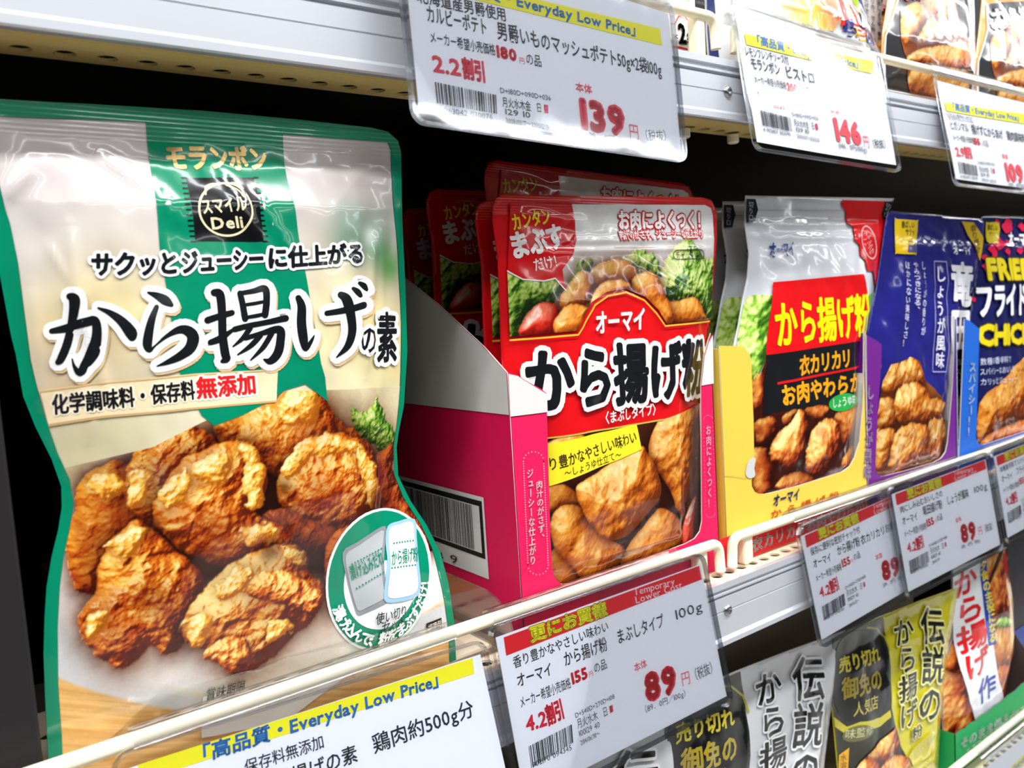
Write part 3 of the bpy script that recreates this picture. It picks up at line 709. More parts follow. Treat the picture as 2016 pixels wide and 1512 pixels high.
for p, r in [((740, 1010), 34), ((610, 1085), 26), ((410, 1115), 24), ((530, 1085), 20), ((560, 960), 14), ((300, 1035), 16)]: ph.glow(p, r, (60, 20, 8), 0.6)
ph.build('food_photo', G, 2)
# green centre band with foil brand, badge, slogan and title
d = Decal(SG, 0.003, inkf=lambda c: ink(c, rib=RIBG))
d.poly([(286, 230), (556, 252), (556, 265), (563, 350), (587, 470), (607, 577), (631, 716), (639, 743), (644, 790), (600, 756), (560, 768), (520, 795), (470, 820), (420, 838), (396, 818), (350, 727), (337, 636), (329, 577), (313, 485), (296, 335), (286, 241)], GREEN, 3)
d.build('centre_band', G)
d = Decal(SG, 0.003, inkf=lambda c: mat('gold_foil', c, rough=0.22, metal=0.85) if c == 'd9b877' else ink(c))
d.text('モランボン', (327, 332), (529, 334), 44, 'd9b877', 5, bold=0.045, xs=0.98)
sq = [(366, 352), (498, 352), (518, 476), (384, 476)]
d.poly(sq, '0d0d10', 4)
for k in range(13):
    t = k / 12.0; l0 = np.array(sq[0]) * (1 - t) + np.array(sq[3]) * t; r0 = np.array(sq[1]) * (1 - t) + np.array(sq[2]) * t
    d.line([l0, l0 - [9, 0]], 3.4, '0d0d10', 4, join=4); d.line([r0, r0 + [9, 0]], 3.4, '0d0d10', 4, join=4)
cx, cy, rx, ry = 443, 414, 52, 51
d.line([(cx + rx * math.cos(a) + 0.06 * ry * math.sin(a), cy + ry * math.sin(a)) for a in np.linspace(0, 2 * math.pi, 40)[:-1]], 4, 'e8d9b0', 5, closed=True)
d.line(smooth_loop([(404, 385), (405, 370), (418, 364), (430, 366)], 4, False), 3.5, 'e8d9b0', 5)
d.line(smooth_loop([(444, 366), (458, 363), (472, 368), (481, 380), (478, 390), (468, 378), (444, 366)], 4, False), 3.5, 'e8d9b0', 5)
d.text('スマイル', (398, 421), (486, 413), 25, 'e8d9b0', 5, bold=0.028)
d.text('Deli', (416, 452), (480, 448), 26, 'e8d9b0', 5, bold=0.028, gap=0.06)
d.build('brand_badge', G)
BLK = '14161a'; WHT = 'f2f1ef'
d = Decal(SG, 0.003)
for t, a, b, h in [('サクッと', (178, 540), (352, 536), 40), ('ジューシー', (356, 536), (520, 526), 38), ('に仕上がる', (524, 526), (714, 515), 36)]:
    d.text(t, a, b, h, BLK, 6, bold=0.045, out=(0.13, WHT), shear=0.10)
d.build('slogan_lettering', G)
def zz(st): return [[(x / 2.52, 160 + y / 2.52, w / 2.52) for x, y, w in s] for s in st]
KA = [[(258, 1240, 26), (330, 1225, 40), (420, 1195, 44), (470, 1190, 50), (478, 1260, 58), (462, 1340, 62), (425, 1405, 56), (395, 1445, 34), (372, 1415, 16), (362, 1378, 8)],
      [(352, 1068, 34), (372, 1080, 48), (370, 1150, 46), (352, 1240, 46), (332, 1310, 46), (305, 1375, 40), (290, 1392, 28)], [(486, 1124, 10), (540, 1148, 28), (600, 1190, 46), (648, 1246, 60), (655, 1268, 44)]]
RA = [[(732, 1050, 12), (775, 1066, 34), (818, 1090, 48), (848, 1112, 22)], [(775, 1122, 24), (752, 1180, 36), (736, 1250, 44), (730, 1310, 44), (742, 1335, 22), (770, 1310, 10), (830, 1262, 22), (900, 1232, 44), (950, 1262, 62), (940, 1320, 58), (890, 1362, 42), (830, 1392, 26), (776, 1412, 6)]]
YO = [[(1026, 1186, 34), (1080, 1168, 32), (1146, 1150, 30)], [(1058, 1050, 36), (1086, 1060, 44), (1096, 1150, 42), (1100, 1260, 42), (1112, 1350, 44), (1118, 1376, 40), (1096, 1390, 18)], [(1042, 1296, 30), (1090, 1276, 34), (1160, 1228, 14)],
      [(1186, 1054, 30), (1200, 1110, 32), (1212, 1180, 32)], [(1190, 1054, 24), (1250, 1044, 26), (1310, 1032, 36), (1318, 1090, 34), (1310, 1160, 34)], [(1206, 1112, 16), (1260, 1104, 18), (1300, 1096, 16)], [(1214, 1174, 18), (1260, 1166, 20), (1304, 1156, 18)],
      [(1160, 1232, 30), (1240, 1212, 28), (1340, 1192, 28), (1412, 1176, 34)], [(1236, 1226, 28), (1200, 1276, 24), (1152, 1316, 8)], [(1214, 1276, 24), (1290, 1252, 26), (1380, 1232, 40), (1386, 1290, 42), (1372, 1350, 44), (1336, 1388, 36), (1304, 1380, 10)],
      [(1286, 1262, 28), (1240, 1312, 26), (1176, 1356, 8)], [(1344, 1250, 28), (1300, 1320, 26), (1240, 1382, 8)]]
GE = [[(1474, 1076, 30), (1490, 1120, 42), (1490, 1200, 46), (1500, 1280, 44), (1512, 1326, 26), (1538, 1290, 18), (1552, 1262, 6)], [(1618, 1152, 26), (1690, 1140, 30), (1796, 1112, 34)], [(1688, 1062, 34), (1714, 1084, 46), (1732, 1160, 42), (1738, 1240, 40), (1716, 1312, 32), (1664, 1368, 6)],
      [(1744, 1030, 18), (1764, 1046, 30), (1778, 1064, 22)], [(1774, 1002, 18), (1796, 1016, 30), (1810, 1034, 20)]]
title = zz(KA + RA + YO + GE)
d = Decal(SG, 0.003)
d.brush(title, 'd8b98c', 5, extra=12.5, sh=(3, 5)); d.brush(title, WHT, 6, extra=12.5); d.brush(title, BLK, 7)
d.text('の', (706, 692), (737, 690), 50, BLK, 7, bold=0.02, out=(0.16, WHT), shear=0.05)
d.text('素', (738, 704), (778, 702), 84, BLK, 7, bold=0.03, out=(0.12, WHT))
d.build('title_lettering', G)
# cream banner
d = Decal(SG, 0.003)
d.poly([(80, 768), (200, 752), (380, 736), (546, 726), (543, 788), (380, 802), (200, 818), (96, 834)], 'f0d9b0', 4)
d.poly([(96, 834), (200, 818), (380, 802), (543, 788), (543, 792), (380, 806), (200, 823), (97, 839)], 'c9a670', 4); d.line([(80, 770), (200, 754), (380, 738), (546, 728)], 3, 'd8b57c', 5)
d.text('化学調味料・保存料', (104, 812), (384, 782), 34, BLK, 6, bold=0.03, out=(0.11, 'f7ecd2'), shear=0.04)
d.text('無添加', (386, 781), (504, 771), 36, 'd81f26', 6, bold=0.035, out=(0.11, 'fbf3df'))
d.build('claim_banner', G)
# round set badge
d = Decal(SG, 0.003)
c0 = np.array([743, 1139.0])
def ring(rx, ry, n=48, sk=-0.10): return [(c0[0] + rx * math.cos(a) + sk * ry * math.sin(a), c0[1] + ry * math.sin(a) + 0.02 * rx * math.cos(a)) for a in np.linspace(0, 2 * math.pi, n, endpoint=False)]
d.poly(ring(103, 139), 'f4f6f2', 5); d.poly(ring(98, 134), (0, 138, 102), 6)
d.poly([(x + 4, y) for x, y in ring(72, 98) if y > 1100] , 'f2f3f3', 7)
d.curve([(672, 1086), (700, 1066), (748, 1036), (756, 1050), (752, 1100), (758, 1160), (766, 1180), (720, 1204), (702, 1210), (694, 1190), (680, 1140)], '8f9497', 8, 3)
d.curve([(678, 1092), (704, 1072), (746, 1044), (750, 1060), (746, 1100), (752, 1160), (756, 1174), (720, 1194), (704, 1200), (697, 1184), (685, 1140)], 'b7bbbd', 9, 3)
d.curve([(758, 1036), (780, 1026), (812, 1022), (816, 1060), (820, 1110), (824, 1150), (818, 1172), (790, 1182), (756, 1184), (752, 1160), (758, 1110), (754, 1066)], '9cc4e2', 10, 3)
d.curve([(763, 1040), (782, 1032), (807, 1028), (811, 1062), (814, 1110), (818, 1148), (812, 1166), (790, 1174), (762, 1176), (759, 1158), (764, 1110), (760, 1068)], 'eef1ee', 11, 3)
d.text('漬け込みだれ', (688, 1138), (752, 1106), 26, '0a8a66', 12, bold=0.012); d.text('から揚げ粉', (765, 1112), (818, 1102), 26, '0a8a66', 12, bold=0.012)
for a, b, n in [((690, 1108), (745, 1080), 11), ((700, 1156), (750, 1126), 10), ((770, 1070), (808, 1064), 8), ((766, 1118), (812, 1112), 9)]:
    for k in range(n):
        p = np.array(a) * (1 - k / (n - 1)) + np.array(b) * k / (n - 1)
        d.poly([(p[0] + 1.7 * math.cos(t), p[1] + 1.9 * math.sin(t)) for t in np.linspace(0, 2 * math.pi, 6, endpoint=False)], '0a8a66', 12)
d.text('使い切り', (736, 1226), (796, 1208), 20, BLK, 12, bold=0.01); d.text('セット', (746, 1240), (792, 1228), 18, BLK, 12, bold=0.01)
s = '漬け込んで、粉をまぶすだけ！'; n = len(s)
for k, ch in enumerate(s):
    a = math.radians(146 - k * 146 / (n - 1)); rx, ry = 87, 117
    p = (c0[0] + rx * math.cos(a) - 0.10 * ry * math.sin(a), c0[1] + ry * math.sin(a)); tx, ty = rx * math.sin(a) + 0.10 * ry * math.cos(a), -ry * math.cos(a)
    L = math.hypot(tx, ty); tx, ty = tx / L, ty / L; w = 12.5
    q0 = (p[0] - tx * w - ty * -8, p[1] - ty * w + tx * 8); q1 = (p[0] + tx * w - ty * -8, p[1] + ty * w + tx * 8)
    nx, ny = ty, -tx
    A, B = (p[0] - tx * w - nx * 9, p[1] - ty * w - ny * 9), (p[0] + tx * w - nx * 9, p[1] + ty * w - ny * 9)
    d.text(ch, A, B, 21, 'ffffff', 12, bold=0.035)
d.build('set_badge', G)
d = Decal(SG, 0.003)
d.poly([(836, 1226), (866, 1215), (867, 1237), (838, 1247)], '2a211a', 6); d.text('調理例', (838, 1244), (865, 1234), 14, 'f0ece4', 7)
d.poly([(398, 1368), (480, 1350), (560, 1332), (716, 1275), (716, 1300), (560, 1420), (396, 1450)], 'eceae6', 5)
d.text('賞味期限', (402, 1376), (480, 1356), 21, '2b2b2e', 7)
d.build('small_print', G)
dup(G, (0.030, 0.075, 0.0), (0.0, 0, 0.0), label='green pouch standing in shade directly behind the large front pouch')
# ================================================================== price tags in clear sleeves
M_SLEEVE = clear_mat('clear_sleeve', rough=0.05, base=0.035, top=0.45)
M_RIM = clear_mat('clear_rim', tint=(0.93, 0.95, 0.98), rough=0.10, base=0.16, top=0.6)
BLUE, RED, YEL, INK, GREY = '3a7dc0', 'e0202c', 'f2ea1e', '23252b', '5a5d66'
def round_rect(w0, w1, v0, v1, r, n=5):
    out = []
    for cx, cy, a0 in [(w1 - r, v1 - r, 0), (w0 + r, v1 - r, 90), (w0 + r, v0 + r, 180), (w1 - r, v0 + r, 270)]:
        for k in range(n + 1):
            a = math.radians(a0 + 90 * k / n); out.append((cx + r * math.cos(a), cy + r * math.sin(a)))
    return out
def slab(S, poly, n0, n1):
    """thin plate: poly in uv, from normal offset n0 to n1"""
    P = np.array(poly); m = len(P); A = S.P(P, n0); B = S.P(P, n1)
    F = [tuple(range(m))[::-1], tuple(range(m, 2 * m))] + [(i, (i + 1) % m, m + (i + 1) % m, m + i) for i in range(m)]
    return np.concatenate([A, B]).tolist(), F
def bent_grid(S, u0, u1, v0, v1, nu, nv, off, bow=0.0):
    us = np.linspace(u0, u1, nu); vs_ = np.linspace(v0, v1, nv); U, V = np.meshgrid(us, vs_); uv = np.stack([U.ravel(), V.ravel()], 1)
    p = S.P(uv, off); F = [(j * nu + i, j * nu + i + 1, (j + 1) * nu + i + 1, (j + 1) * nu + i) for j in range(nv - 1) for i in range(nu - 1)]
    return p.tolist(), F
class Tag:
    def __init__(s, p0, p1, p2, y, label, W=None, H=0.083, zb=None, bow=0.0, low=False):
        """p0 -> p1: top edge corners (or bottom edge when low), p2: a point on the left edge; y: their depths"""
        A, B, C = at(*p0, y[0]), at(*p1, y[1]), at(*p2, y[2])
        s.W = W or float(np.linalg.norm(B - A)); s.H = H
        u = (B - A) / np.linalg.norm(B - A); v = (C - A) if low else (A - C); v = v - (v @ u) * u; v /= np.linalg.norm(v)
        if not low: A = A - v * H
        B = A + u; C = A + v
        hf = None
        if bow:
            w_, h_ = s.W, s.H
            hf = lambda uv: bow * (np.sin(np.clip(uv[:, 0] / w_, -0.05, 1.05) * math.pi) * 0.5 - np.cos(np.clip(uv[:, 1] / h_, -0.05, 1.05) * math.pi * 1.1))
        s.S = S = Surf(A, B - A, C - A, hf)
        s.t = thing('price_tag', tuple(S.P(np.array([[s.W / 2, 0]]))[0]), label, 'price tag', 'price tags in clear sleeves')
        s.e = 0.0036
        s.card_poly = [(s.e, s.e + 0.0012), (s.W - s.e, s.e + 0.0012), (s.W - s.e, s.H - 0.0060), (s.e, s.H - 0.0060)]
        if bow:
            g = bent_grid(S, s.e, s.W - s.e, s.e + 0.0012, s.H - 0.0060, 17, 13, -0.0003)
            s.card = build('card', *g, paper('f1f2f6'), s.t, smooth=True)
        else: s.card = build('card', *slab(S, s.card_poly, -0.0004, 0.0), paper('f1f2f6'), s.t)
        rr = round_rect(0, s.W, 0, s.H, 0.006)
        if bow:
            build('sleeve', *bent_grid(S, 0.001, s.W - 0.001, 0.001, s.H, 17, 13, 0.0009), M_SLEEVE, s.t, smooth=True)
        else: build('sleeve', *slab(S, rr, 0.0008, 0.0012), M_SLEEVE, s.t)
        V, F = fatten(np.array(rr), [(i, (i + 1) % len(rr)) for i in range(len(rr))], 0.0007, 6)
        P = [S.P(np.array(V), o) for o in (-0.0010, 0.0012)]
        inner = round_rect(0.0014, s.W - 0.0014, 0.0014, s.H - 0.0014, 0.005); m = len(rr); O = np.array(rr); I = np.array(inner)
        Vr = np.concatenate([S.P(O, -0.001), S.P(O, 0.0012), S.P(I, -0.001), S.P(I, 0.0012)])
        Fr = []
        for i in range(m):
            j = (i + 1) % m; Fr += [(i, j, m + j, m + i), (2 * m + j, 2 * m + i, 3 * m + i, 3 * m + j), (m + i, m + j, 3 * m + j, 3 * m + i), (j, i, 2 * m + i, 2 * m + j)]
        build('rim', Vr.tolist(), Fr, M_RIM, s.t)
        if zb is not None:                    # clear hanger strip that hooks over the fence bar
            top = S.P(np.array([[s.W * 0.06, s.H - 0.001], [s.W * 0.94, s.H - 0.001]]), 0.001)
            V, F = [], []; nseg = 9
            for k in range(nseg + 1):
                a = math.radians(200 - 200 * k / nseg + 0); 
                for q in top: V.append((q[0], 0.0047 * math.cos(a), zb + 0.0047 * math.sin(a)))
            V = [tuple(top[0]), tuple(top[1])] + V
            F = [(2 * i, 2 * i + 1, 2 * i + 3, 2 * i + 2) for i in range(nseg + 1)]
            build('hanger_strip', V, F, M_RIM, s.t, smooth=True)
    def decal(s, src=None, up=0.0):
        mp = None
        if src is not None and src is not s:
            def mp(p):
                q = src.S.uv(*p); return np.array([q[0] / src.W * s.W, (q[1] / src.H + up) * s.H])
        return Decal(s.S, 0.004 if s.S.hf is not None else None, mp=mp, inkf=paper)
    def done(s, d): d.build('print', s.card, step=0.00004, base=0.00006)
def bars(d, p00, p10, p01, p11, seed, col=INK, layer=2):
    """bar code between four px corners (top-left, top-right, bottom-left, bottom-right)"""
    rnd = random.Random(seed); x = 0.0; p00, p10, p01, p11 = map(np.array, (p00, p10, p01, p11)); seq = []
    while x < 95:
        w = rnd.choice([1, 1, 2, 2, 3]); g = rnd.choice([1, 1, 1, 2, 2, 3]); seq.append((x, w)); x += w + g
    tot = x
    for a, w in seq:
        a0, a1 = a / tot, (a + w) / tot
        d.poly([p00 + (p10 - p00) * a0, p00 + (p10 - p00) * a1, p01 + (p11 - p01) * a1, p01 + (p11 - p01) * a0], col, layer)
def tag_everyday(d, l1, l2, l3, off, price, unit, code, seed, clip_left=True, extra=None):
    """layout measured on the mashed-potato tag"""
    pts = lambda x, y: (760 + x / 3.15, y / 3.15)
    T = lambda t, x0, y0, x1, y1, h, col, **k: d.text(t, pts(x0, y0), pts(x1, y1), h / 3.15, col, 2, **k)
    d.poly([pts(205, -180), pts(1700, 178), pts(1712, 282), pts(220, -82)], YEL, 1)
    T('「高品質・Everyday Low Price」', 300, -92, 1590, 232, 76, BLUE, bold=0.035, shear=0.12)
    T(l1, 190, 6, 750, 128, 76, INK, bold=0.008)
    T(l2[0], 252, 126, 632, 212, 92, INK, bold=0.010)
    T(l2[1], 690, 232, 1712, 470, 96, INK, bold=0.010)
    T('メーカー希望小売価格', 272, 258, 680, 340, 64, INK, bold=0.004)
    T(l3, 688, 350, 812, 378, 76, RED, bold=0.05, gap=0.05); T('円', 826, 388, 862, 396, 34, 'e87880'); T('の品', 868, 392, 968, 412, 64, INK)
    T(off, 290, 440, 470, 470, 110, 'f0485a', bold=0.03); T('割引', 476, 472, 622, 500, 110, 'f0485a', bold=0.05)
    bars(d, pts(302, 508), pts(686, 590), pts(316, 640), pts(692, 708), seed)
    T(code, 316, 694, 664, 744, 40, GREY)
    T('D+180D+090D+036', 708, 574, 1024, 624, 36, GREY); T('月火水木金　日', 722, 656, 968, 696, 54, INK)
    d.poly([pts(978, 648), pts(1004, 652), pts(1006, 704), pts(982, 700)], 'd81b4a', 2)
    T('129 10', 738, 708, 898, 732, 40, INK); T('2009/03/17〜2035/12/31', 742, 762, 1010, 806, 36, GREY)
    T('本体', 1176, 560, 1280, 580, 50, 'f0485a', bold=0.01)
    T(price, 1212, 790, 1488, 838, 196, 'ee4a58', bold=0.06, gap=0.07)
    T('円', 1508, 850, 1572, 862, 84, 'ee6a76'); T('（税抜）', 1580, 868, 1770, 872, 62, INK)
    T(unit, 1228, 856, 1536, 906, 46, GREY)
    if extra: d.text(*extra)
def tag_reduced(d, l1, l2, l2b, l2c, off, price, seed, code='902170 094345', s2='月火水木　日', lower='Lower Cost'):
    """layout measured on the tag below the pink display box"""
    pts = lambda x, y: (940 + x / 3.5, 1080 + y / 3.5)
    T = lambda t, x0, y0, x1, y1, h, col, **k: d.text(t, pts(x0, y0), pts(x1, y1), h / 3.5, col, k.pop('layer', 2), **k)
    d.poly([pts(180, 612), pts(1528, 118), pts(1546, 212), pts(198, 738)], 'dd1f24', 1)
    T('更にお買徳', 366, 640, 896, 448, 92, 'f4ee2a', bold=0.045, out=(0.05, '9c7a10'), layer=3)
    T('Temporary', 1076, 326, 1362, 246, 56, 'f6d9dc', layer=3); T(lower, 1090, 380, 1412, 270, 56, 'f6d9dc', layer=3)
    T(l1, 250, 822, 908, 560, 74, INK, bold=0.004)
    T(l2, 274, 952, 520, 862, 86, INK, bold=0.008); T(l2b, 600, 808, 900, 692, 92, INK, bold=0.008)
    if len(l2c) > 1: T(l2c[0], 965, 655, 1290, 532, 92, INK, bold=0.008); T(l2c[1], 1366, 492, 1556, 424, 78, INK)
    elif l2c: T(l2c[0], 910, 690, 1560, 430, 86, INK, bold=0.008)
    T('メーカー希望小売価格', 296, 1096, 646, 952, 72, INK)
    T('155', 654, 934, 762, 888, 88, RED, bold=0.045, gap=0.05); T('円', 768, 884, 800, 870, 34, 'e87880'); T('の品', 806, 858, 896, 818, 66, INK)
    T(off, 336, 1262, 482, 1214, 118, 'ea2c40', bold=0.03); T('割引', 484, 1212, 602, 1152, 126, 'ea2c40', bold=0.045)
    bars(d, pts(352, 1362), pts(658, 1206), pts(372, 1512), pts(668, 1330), seed)
    T(code, 378, 1512, 652, 1384, 44, GREY)
    T('D+540D+270D+108', 676, 1168, 948, 1030, 40, GREY); T(s2, 690, 1238, 902, 1142, 62, GREY)
    d.poly([pts(908, 1086), pts(930, 1076), pts(936, 1122), pts(914, 1134)], 'c0202c', 2)
    T('100129 40', 702, 1296, 846, 1228, 48, GREY); T('2014/06/30〜', 712, 1356, 846, 1286, 40, GREY)
    T('本体', 1082, 850, 1172, 812, 56, 'ea2c40')
    T(price, 1164, 1052, 1380, 976, 208, 'e0202c', bold=0.06, gap=0.06)
    T('円', 1408, 944, 1472, 920, 86, 'ee6a76'); T('（税抜）', 1476, 916, 1650, 836, 76, GREY); T('（89．0円／100g）', 1130, 1140, 1460, 1004, 46, GREY)

T1 = Tag((812, 243), (1352, 321), (783, -2), (-0.030, -0.020, -0.0262), 'price tag at 139 yen hooked on the cream upper fence', H=0.0797, zb=0.1497, low=True)
d = T1.decal(); tag_everyday(d, '北海道産男爵使用', ('カルビーポテト', '男爵いものマッシュポテト50g×2袋100g'), '180', '2.2', '139', '(139．0円/100g)', '4 963042 030076', 11); T1.done(d)
T2 = Tag((1480, 297), (1769, 342), (1434, 12), (-0.022, -0.024, -0.011), 'glare-covered price tag at 146 yen on the upper fence', H=0.0825, zb=0.1497, bow=-0.0016, low=True)
d = T2.decal(T1, 0.065); tag_everyday(d, 'レモンフレンチソース付', ('モランボン', 'ビストロ　がん　　2〜3人前'), '200', '2.7', '146', '(146．0円/100g)', '4 902807 362096', 12); T2.done(d)
T3 = Tag((1874, 366), (2016, 383), (1862, 140), (-0.022, -0.026, -0.011), 'price tag at 109 yen before the orange and black pouches', W=0.146, H=0.082, zb=0.1497, bow=-0.0016, low=True)
d = T3.decal(T1); tag_everyday(d, 'うるち米の衣でカリカリに', ('ヒガシマル', '揚げずにからあげ　鶏肉調味料100g'), '155', '2.9', '109', '(109．0円/100g)', '4 902475 213041', 13); T3.done(d)
T5 = Tag((958, 1233), (1384, 1086), (1008, 1512), (-0.0115, -0.0125, -0.0235), 'price tag at 89 yen below the pink display box', H=0.0805, zb=-0.1397)
d = T5.decal(); tag_reduced(d, '香り豊かなやさしい味わい', 'オーマイ', 'から揚げ粉', ('まぶしタイプ', '100g'), '4.2', '89', 21); T5.done(d)
T4 = Tag((214, 1486), (953, 1256), (262, 1640), (-0.0115, -0.0125, -0.0200), 'wide yellow-banded price tag below the large green pouch', zb=-0.1397)
d = T4.decal(); z4 = lambda x, y: (200 + x / 2.52, 1220 + y / 2.52)
d.poly([z4(180, 720), z4(1840, 190), z4(1848, 268), z4(196, 800)], YEL, 1)
d.text('「高品質・Everyday Low Price」', z4(440, 722), z4(1716, 314), 78 / 2.52, BLUE, 2, bold=0.035, shear=0.08)
d.text('保存料無添加', z4(712, 764), z4(1108, 628), 26, INK, 2, bold=0.006)
d.text('から揚げの素', z4(770, 884), z4(1275, 694), 34, INK, 2, bold=0.012); d.text('鶏肉約500g分', z4(1350, 660), z4(1852, 470), 34, INK, 2, bold=0.010)
T4.done(d)
T6 = Tag((1566, 1040), (1752, 960), (1606, 1262), (-0.0105, -0.0105, -0.0215), 'price tag at 89 yen below the yellow display box', W=0.135, H=0.074, zb=-0.1397)
d = T6.decal(T5); tag_reduced(d, '保存に便利な密封チャック付', 'オーマイ', 'から揚げ粉', ('衣カリカリお肉やわらか',), '4.2', '89', 22); T6.done(d)
T7 = Tag((1747, 958), (1942, 888), (1782, 1174), (-0.0150, -0.0150, -0.0260), 'price tag at 89 yen below the purple display box', H=0.0762, zb=-0.1397)
d = T7.decal(T5); tag_reduced(d, '肉にしみ込むおいしさの', 'オーマイ', '竜田揚げ粉', ('しょうが風味', '100g'), '4.2', '89', 23); T7.done(d)
T8 = Tag((1950, 886), (2016, 860), (1983, 1082), (-0.0105, -0.0105, -0.0215), 'price tag below the blue display box beside the fried chicken pouch', W=0.138, H=0.0755, zb=-0.1397)
d = T8.decal(T5); tag_reduced(d, '本格香辛料でスパイシー', 'オーマイ', 'フライドチ', ('キン粉', '100g'), '4.2', '89', 24); T8.done(d)
T9 = Tag((1936, 1500), (2016, 1436), (1960, 1600), (-0.0115, -0.0120, -0.0180), 'yellow-banded price tag on the lowest fence below the green carton', W=0.128, zb=-0.3850)
d = T9.decal(T1); tag_everyday(d, 'そのまま使える', ('から揚げ', 'から揚げ作りの素　100g'), '180', '2.2', '139', '(139．0円/100g)', '4 902170 030076', 14); T9.done(d)
# ================================================================== display cartons
YF = 0.006                                   # front face of the cartons
def wpx(u, v, Y=YF):
    p = at(u, v, Y); return (p[0], p[2])
def panel(name, S, poly, m, parent, t=0.0006, mi=None):
    """board panel: polygon in uv of S, thickness behind the printed face"""
    P = np.array(poly); n = len(P); A = S.P(P, 0.0); B = S.P(P, -t)
    tr = [tuple(k) for k in tessellate_polygon([[Vector((p[0], p[1], 0)) for p in P]])]
    F = []; mx = []
    for a, b, c in tr:
        pa, pb, pc = P[a], P[b], P[c]
        if (pb[0] - pa[0]) * (pc[1] - pa[1]) - (pb[1] - pa[1]) * (pc[0] - pa[0]) < 0: a, c = c, a
        F += [(a, b, c), (n + c, n + b, n + a)]; mx += [0, 1]
    F += [(i, n + i, n + (i + 1) % n, (i + 1) % n) for i in range(n)]
    mx += [1] * n
    return build(name, np.concatenate([A, B]).tolist(), F, [m, mi or m], parent, mx)
class Carton:
    def __init__(s, label, x0, x1, depth, col, front_px, side_top, z0=ZM + 0.0004, back_h=0.07, name='display_carton', inner=(222, 216, 206), right_top=None, yf=YF, group='open display cartons on the middle shelf', front=None):
        YF = yf
        s.x0, s.x1, s.z0 = x0, x1, z0
        s.t = thing(name, ((x0 + x1) / 2, YF + depth / 2, z0), label, 'display box', group)
        m = card(col); mi = card(inner)
        s.F = Surf((x0, YF, z0), (1, 0, 0), (0, 0, 1))
        pts = []
        for u, v in front_px:
            a, b = wpx(u, v, YF); pts.append((min(max(a, x0), x1) - x0, b - z0))
        pts = [(0, 0)] + (front or pts) + [(x1 - x0, 0)]
        s.front = panel('front_panel', s.F, pts, m, s.t, mi=mi)
        s.L = Surf((x0, YF, z0), (0, -1, 0), (0, 0, 1)); s.R = Surf((x1, YF, z0), (0, 1, 0), (0, 0, 1))
        st = [(-(y - YF), z - z0) for y, z in side_top]        # from front to back
        poly = [(0.0, 0.0)] + st + [(-depth, st[-1][1]), (-depth, 0)]
        s.side = panel('side_panel', s.L, poly, m, s.t, mi=mi)
        st2 = [(-(y - YF), z - z0) for y, z in (right_top or side_top)]
        panel('side_panel', s.R, [(-a, b) for a, b in [(0.0, 0.0)] + st2 + [(-depth, st2[-1][1]), (-depth, 0)]], m, s.t, mi=mi)
        bevel_box('bottom_panel', x0 + 0.0006, x1 - 0.0006, YF + 0.0006, YF + depth - 0.0006, z0, z0 + 0.0006, mi, s.t, 0)
        bevel_box('back_panel', x0 + 0.0006, x1 - 0.0006, YF + depth - 0.0006, YF + depth, z0, z0 + max(st[-1][1], back_h), mi, s.t, 0)
        s.wh = mi
    def fd(s): return Decal(s.F, None, inkf=card)
    def ld(s): return Decal(s.L, None, inkf=card)

# ---- pink carton
PINK = (226, 16, 84)
pink = Carton('pink and white open display box holding red pouches', 0.2238, 0.3680, 0.15, PINK,
              [(1000, 734), (1018, 738), (1040, 752), (1066, 766), (1076, 774), (1079, 900), (1084, 1060), (1087, 1118), (1092, 1138), (1104, 1150), (1122, 1149), (1250, 1108), (1350, 1070), (1368, 1060), (1378, 1046), (1382, 1026), (1381, 900), (1380, 758), (1386, 700), (1394, 672), (1403, 655)],
              [(0.006, -0.0302), (0.0233, -0.0181), (0.0615, 0.0035), (0.0924, 0.0184), (0.13, 0.034)], right_top=[(0.006, -0.0302), (0.0072, -0.062), (0.13, -0.066)])
d = pink.fd()
d.poly([(1000, 736), (1018, 740), (1040, 754), (1076, 776), (1077, 811), (1046, 815), (1004, 820)], 'dad7d3', 1)
d.poly([(1380, 759), (1386, 702), (1394, 675), (1402, 660), (1404, 755)], 'dedbd7', 1)
d.text('ジューシーな仕上がり', (1042, 922), (1048, 1112), 12.5, 'f7dfe6', 2, vert=True, bold=0.02)
d.text('肉汁のがさず、', (1060, 945), (1066, 1066), 12.5, 'f7dfe6', 2, vert=True, bold=0.02)
def dots(d, cx0, y0, cx1, y1, hw, col, n=86, r=1.0):
    P = []
    for k in range(n):
        t = k / n * 2
        if t < 1: P.append((cx0 + (cx1 - cx0) * t + hw, y0 + (y1 - y0) * t))
        else: P.append((cx1 + (cx0 - cx1) * (t - 1) - hw, y1 + (y0 - y1) * (t - 1)))
    for k in range(10):
        a = math.pi * k / 9; P.append((cx0 + hw * math.cos(a), y0 - hw * 0.95 * math.sin(a))); P.append((cx1 + hw * math.cos(a), y1 + hw * 0.95 * math.sin(a)))
    for p in P: d.poly([(p[0] - r, p[1] - r), (p[0] + r, p[1] - r), (p[0] + r, p[1] + r), (p[0] - r, p[1] + r)], col, 2)
dots(d, 1049, 908, 1058, 1112, 20, 'f3a9bd')
d.text('お肉によくつく！', (1393, 836), (1397, 1000), 10, 'f4b8c8', 2, vert=True, bold=0.01)
dots(d, 1393, 826, 1397, 1010, 9, 'f08aa6', 50, 0.6)
d.build('front_print', pink.front)
d = pink.ld()
zb_ = -0.0498 - pink.z0
d.poly([(0, zb_), (0, -0.0302 - pink.z0), (-0.0173, -0.0181 - pink.z0), (-0.0555, 0.0035 - pink.z0), (-0.0864, 0.0184 - pink.z0), (-0.124, 0.034 - pink.z0), (-0.15, 0.034 - pink.z0), (-0.15, zb_)], 'dad7d3', 1, raw=True)
